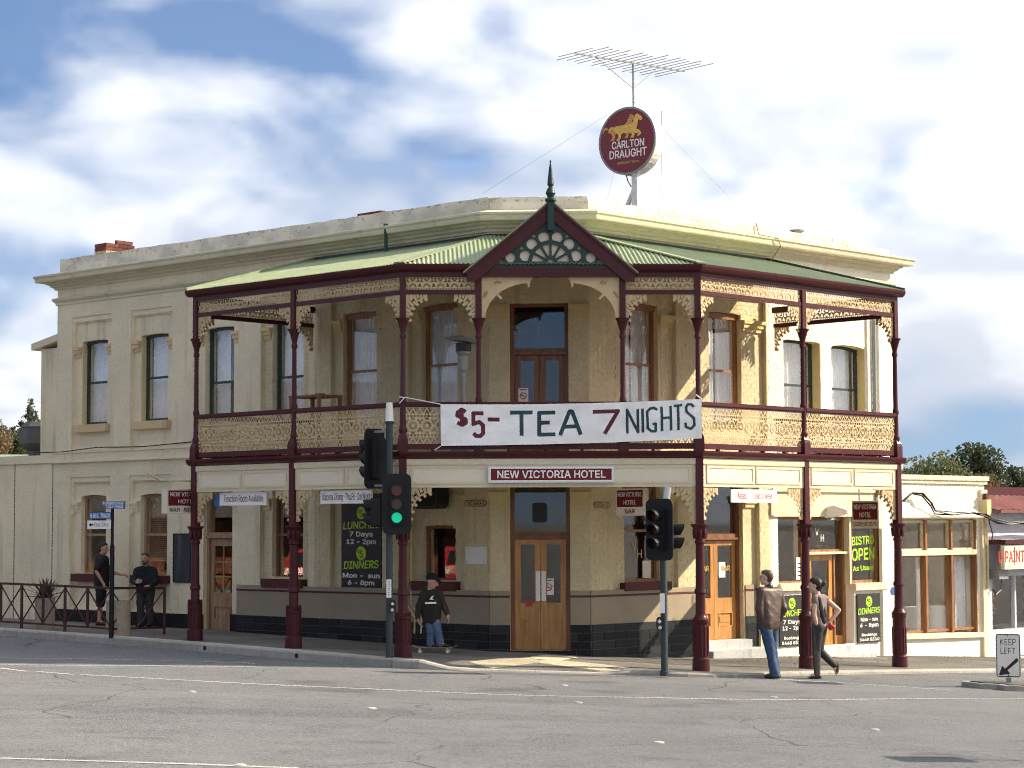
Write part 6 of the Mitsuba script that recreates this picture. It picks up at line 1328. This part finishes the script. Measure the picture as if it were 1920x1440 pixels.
for e in 'LR':
    a, t = j['an' + e], j['toe' + e]; d = t - a; h_ = np.array([d[0], d[1], 0]); h_ /= np.linalg.norm(h_)
    if e == 'L': put(k, 'shoe', to_tri(union([hull((a + [.02, 0, -.04], .03), (a + [.05, 0, -.05], .026)), hull((a + [.05, 0, -.055], .024), (t, .018), (lerp(a, t, .6) + [0, 0, -.02], .034))])), SHOE, smooth=60)
    else: put(k, 'shoe', to_tri(union([hull((a + [.045, 0, .03], .03), (a + [.06, 0, -.02], .028)), hull((a + [.06, 0, .02], .022), (t + [.0, 0, -.0], .018), (lerp(a, t, .6) + [.02, 0, 0], .034))])), SHOE, smooth=60)
solo('red_purse', 'small red purse held in the walking woman\'s hand', 'purse', to_tri(hull((j['wrR'] + [-.0, -.03, -.05], .03), (j['wrR'] + [.06, -.03, -.09], .028), (j['wrR'] + [.0, -.03, -.12], .025))), mat('mat_purse_red', (.42, .02, .02), .35, .5), smooth=60)
# the boy on the skateboard
ax_, ay_, _ = -1.400, 36.600, 0.382; A0 = (ax_, ay_, float(foot(ax_, ay_)))
J = dict(head=(-.02, -.02, 1.17), neck=(-.05, .0, 1.03), shL=(.10, -.06, .98), shR=(-.15, .03, .97), waist=(-.03, .02, .70), hipL=(.03, -.0, .57), hipR=(-.08, .05, .57), elL=(.17, -.02, .79), wrL=(.24, -.06, .64), elR=(-.24, .0, .76), wrR=(-.25, -.05, .57),
         knL=(.08, -.05, .36), anL=(.12, -.02, .15), toeL=(.25, -.06, .12), knR=(-.03, -.02, .35), anR=(-.04, .02, .15), toeR=(.08, -.05, .12))
k, j, P, ac = person('boy in a dark hooded top and blue jeans riding a skateboard past the left corner', A0, J, None, (.9, -.42, -.3), SKIN, scale=1.06, hands={'L': ((.3, -.2, -1), (-1, 0, 0), .4), 'R': ((.3, -.2, -1), (1, 0, 0), .4)})
wear(k, 'jeans', legs(j, .95, .098, .075, .075), JEANSL, wr=.03); wear(k, 'hooded_top', top(j, ac, .95, 1.0, .08, .118, .16, .062), HOODIE, wr=.035); wear(k, 'hood', [hull((j['neck'] + [-.03, .05, .02], .08), (j['neck'] + [.03, .05, .0], .075))], HOODIE)
shoes(k, j, SHOE, .95)
c1, c2 = j['neck'] + np.array([.09, -.125, -.15]), j['neck'] + np.array([.13, -.12, -.2])
fr = Frame(j['neck'][0] + .02, j['neck'][1] - .17, .97, .26, j['neck'][2]); put(k, 'chest_print', cat([fr.prism(unary_union([Polygon([(-.02, -.16), (.02, -.1), (.07, -.09), (.03, -.12), (.04, -.155), (.08, -.17)]), rect(-.1, -.235, .1, -.2)]), .0, .012)]), M_WHITE)
put(k, 'cap', to_tri(union([hull((P(0, -.03, .06), .092), (P(0, .01, .07), .085)), hull((P(.05, .09, .06), .012), (P(-.05, .09, .06), .012), (P(.03, .16, .045), .01), (P(-.03, .16, .045), .01))])), CLNAVY, smooth=60)
kb_ = thing('skateboard', 'skateboard with pale wheels under the boy', 'skateboard'); z = A0[2]; sb = Frame(A0[0], A0[1], .99, -.12, 0)
put(kb_, 'deck', sb.prism(Polygon([(-.36, z + .125), (-.28, z + .09), (.34, z + .09), (.42, z + .125), (.42, z + .135), (.34, z + .1), (-.28, z + .1), (-.36, z + .135)]), -.1, .1), M_WOODB)
for u in (-.22, .27):
    put(kb_, 'truck', sb.box(u - .02, u + .02, -.08, .08, z + .05, z + .09), M_ALU)
    for w_ in (-.085, .085): put(kb_, 'wheel', sb.prism(Point(u, z + .028).buffer(.028, 8), w_ - .016, w_ + .016), M_PANEL)
# two men smoking outside on the left
ax_, ay_, _ = -8.704, 44.400, 0.193; A0 = (ax_, ay_, float(foot(ax_, ay_)))
J = dict(head=(.02, .0, 1.62), neck=(-.02, .0, 1.46), shL=(.08, -.17, 1.39), shR=(-.1, .15, 1.39), waist=(-.02, .0, 1.04), hipL=(.02, -.09, .88), hipR=(-.05, .08, .88), elL=(-.08, -.24, 1.14), wrL=(.08, -.26, .88), elR=(.18, .2, 1.12), wrR=(.36, .16, 1.07),
         knL=(-.02, -.1, .47), anL=(-.04, -.11, .09), toeL=(.12, -.13, .035), knR=(-.06, .1, .47), anR=(-.08, .1, .09), toeR=(.09, .1, .035))
A0 = (A0[0] - .02, A0[1], A0[2]); J = {a: (b[0], b[1], b[2]) for a, b in J.items()}
k, j, P, ac = person('man in a black polo shirt and shorts standing behind the planter with one hand out', A0, J, None, (.95, -.3, -.1), SKIN, hands={'L': ((.3, 0, -1), (1, 0, 0), .5), 'R': ((1, -.1, 0), (0, .3, -1), .8)})
wear(k, 'shorts', legs(j, 1.0, .118, .098, .09, .0), CLBLK, wr=.02); wear(k, 'polo_shirt', top(j, ac, 1.08, .38, .085, .135, .14), CLBLK, wr=.025); shoes(k, j, SHOE); short_hair(k, P, HAIRB)
wear(k, 'collar', [hull((j['neck'], .062), (j['neck'] + [.0, 0, .02], .058))], CLGREY, wr=0)
ax_, ay_, _ = -7.763, 44.000, 0.388; A0 = (ax_, ay_, float(foot(ax_, ay_)))
J = dict(head=(.0, .06, 1.42), neck=(-.0, .12, 1.26), shL=(.175, .14, 1.18), shR=(-.17, .1, 1.18), waist=(.0, .13, .86), hipL=(.1, .12, .72), hipR=(-.08, .12, .72), elL=(.235, .03, .94), wrL=(.15, -.12, .86), elR=(-.23, .0, .95), wrR=(-.15, -.18, .93),
         knL=(.1, .03, .43), anL=(.13, .02, .09), toeL=(.1, -.13, .035), knR=(-.08, .02, .43), anR=(-.05, -.02, .09), toeR=(-.1, -.17, .035))
k, j, P, ac = person('bearded man in a dark jacket leaning by the left window', A0, J, None, (-.25, -.96, -.05), SKIN, hands={'L': ((-.6, -.3, .0), (0, .2, -1), .6), 'R': ((.5, -.4, .2), (0, 1, -.3), .8)})
wear(k, 'trousers', legs(j, 1.0, .11, .085, .078), CLGREY, wr=.03); wear(k, 'jacket', top(j, ac, 1.0, 1.0, .078, .12, .16, .062), CLNAVY, wr=.035); shoes(k, j, SHOE); short_hair(k, P, HAIRG)
put(k, 'beard', to_tri(union([hull((P(0, .062, -.085), .036), (P(.04, .03, -.06), .03), (P(-.04, .03, -.06), .03)), hull((P(.025, .092, -.046), .01), (P(-.025, .092, -.046), .01))])), HAIRG, smooth=60)
# autumn leaves and scraps on the right footpath
for q_ in range(34):
    u = rng.uniform(2.2, 8.5); w_ = rng.uniform(-2.4, -.2); p = WR.p(u, w_, 0); z = float(foot(p[0], p[1])) + .006; a = rng.random() * 6.28; s_ = rng.uniform(.03, .06)
    c, d_ = math.cos(a) * s_, math.sin(a) * s_
    kq = thing('fallen_leaf', 'dry brown leaf lying on the footpath in front of the bar and bistro', 'leaf', 'fallen leaves on the footpath')
    scene[kq] = mikit.ply((np.array([[p[0] - c, p[1] - d_, z], [p[0] - d_ * .5, p[1] + c * .5, z + .014], [p[0] + c, p[1] + d_, z + .004], [p[0] + d_ * .5, p[1] - c * .5, z + .012]]), np.array([[0, 1, 2], [0, 2, 3]])), M_WOODB)

# ------------------------------------------------------------------ down the side street to the left (seen mirrored in the hotel windows)
bw_ = thing('brick_building', 'orange brick building across the side street', 'building'); bf = Frame(-36, 20, 0, 1, 0)
bf = Frame(-36, 62, 0, -1, 0) if False else Frame(-36, 20, .02, 1, 0); M_OBRICK = mat('mat_orange_brick', lambda p, n, uv: mix(C3(.14, .055, .028), C3(.23, .1, .05), smoothstep(.3, .7, noise(p.y * 4.2, p.z * 11.6))), .85, .2)
put(bw_, 'wall', bf.box(0, 40, 0, 8, -1, 2.7), M_OBRICK); put(bw_, 'added_dark_wall', bf.box(0, 40, .1, 8, 2.7, 7.5), M_TANK); put(bw_, 'awning', bf.box(0, 40, -2.2, .1, 2.75, 2.9), M_TANK)  # dark upper wall and awning added so the panes mirror no bright sky
for u in (4, 12, 20, 28): put(bw_, 'window', bf.box(u, u + 1.6, -.03, .02, 1.3, 3), M_BLACK)
M_CARR = mat('mat_car_red', (.42, .012, .016), .25, .5, coat=.8)
def hatch(x, y, label, rear=True):
    k = thing('red_car', label, 'car'); z = float(ground(x, y)); f = Frame(x, y, 0, 1, z)        # u across the car, w along it away from the hotel
    prof = [(0, .35), (.02, .75), (.08, .95), (.5, 1.42), (1.9, 1.45), (2.7, .98), (3.7, .86), (3.95, .6), (3.95, .32), (0, .3)]
    v = []
    for u, ins in ((-.84, 0), (.84, 0)):
        v += [[u * (1 - .16 * max(0, (zz - .9)) / .5), ww, zz] for ww, zz in prof]
    n = len(prof); tri = np.asarray(trimesh.creation.triangulate_polygon(Polygon(prof), engine='earcut')[1]); f2 = [t for t in tri] + [t[::-1] + n for t in tri]
    f2 += [t for a in range(n) for t in ([a, (a + 1) % n, a + n], [(a + 1) % n, (a + 1) % n + n, a + n])]
    put(k, 'body', (f.w(v), np.array(f2)), M_CARR)
    put(k, 'rear_window', (f.w([[-.66, .12, 1.0], [.66, .12, 1.0], [.56, .46, 1.36], [-.56, .46, 1.36]]) - np.append(f.I, 0) * .03, np.array([[0, 1, 2], [0, 2, 3]])), M_BLACK)
    for sg in (-1, 1):
        put(k, 'tail_light', f.box(sg * .66 - .1, sg * .66 + .1, -.03, .06, .72, .86), M_WHITE); 
        for w_ in (.75, 3.2): put(k, 'wheel', tube([f.p(sg * .74, w_, .3), f.p(sg * .86, w_, .3)], .3, 16), M_BLACK)
    put(k, 'number_plate', f.box(-.19, .19, -.02, .02, .74, .85), M_WHITE); put(k, 'bumper', f.box(-.8, .8, -.06, .1, .36, .55), M_CARR)
hatch(-19.5, 37.35, 'red hatchback parked nose away down the side street'); hatch(-20.5, 41.6, 'second red hatchback parked further down the side street')
k = thing('wheelie_bin', 'green wheelie bin beside the red cars', 'bin'); z = float(ground(-19, 39.9)); put(k, 'body', bar((-19, 39.75, z), (-19, 39.75, z + 1.25), .55, .6), mat('mat_bin_green', (.04, .14, .06), .5, .3)); put(k, 'lid', bar((-19, 39.75, z + 1.25), (-19, 39.75, z + 1.33), .62, .68), 'mat_bin_green')

# sign posts added just outside the right edge to cast shadows into the picture
def sign_post(x, y, h, label):
    k = thing('added_shadow_post', label, 'traffic sign', ); z = float(ground(x, y)); f = Frame(x, y, .2, -1, 0)
    put(k, 'post', lathe([(.04, z - .05), (.04, z + h)], 10, (x, y, 0)), M_GREY, smooth=40); put(k, 'plate', f.prism(roundrect(-.3, z + h - .5, .3, z + h, .05), -.07, -.05), M_SIGNW)
sign_post(10.3, 34.85, 3.8, 'tall grey sign post added for its shadow beyond the traffic island, outside the right edge'); sign_post(7.3, 21.2, 2.3, 'short sign post added for its shadow beside the near lane, outside the right edge')

for (px_, py_) in ((1.105, 0.216), (3.583, 0.165)):
    p = VL.p(px_, -.655, 0); put('pavement', 'kerb_drain', VL.prism(Point(px_, float(ground(p[0], p[1])) + .07).buffer(.04, 8), -.66, -.63), M_BLACK)
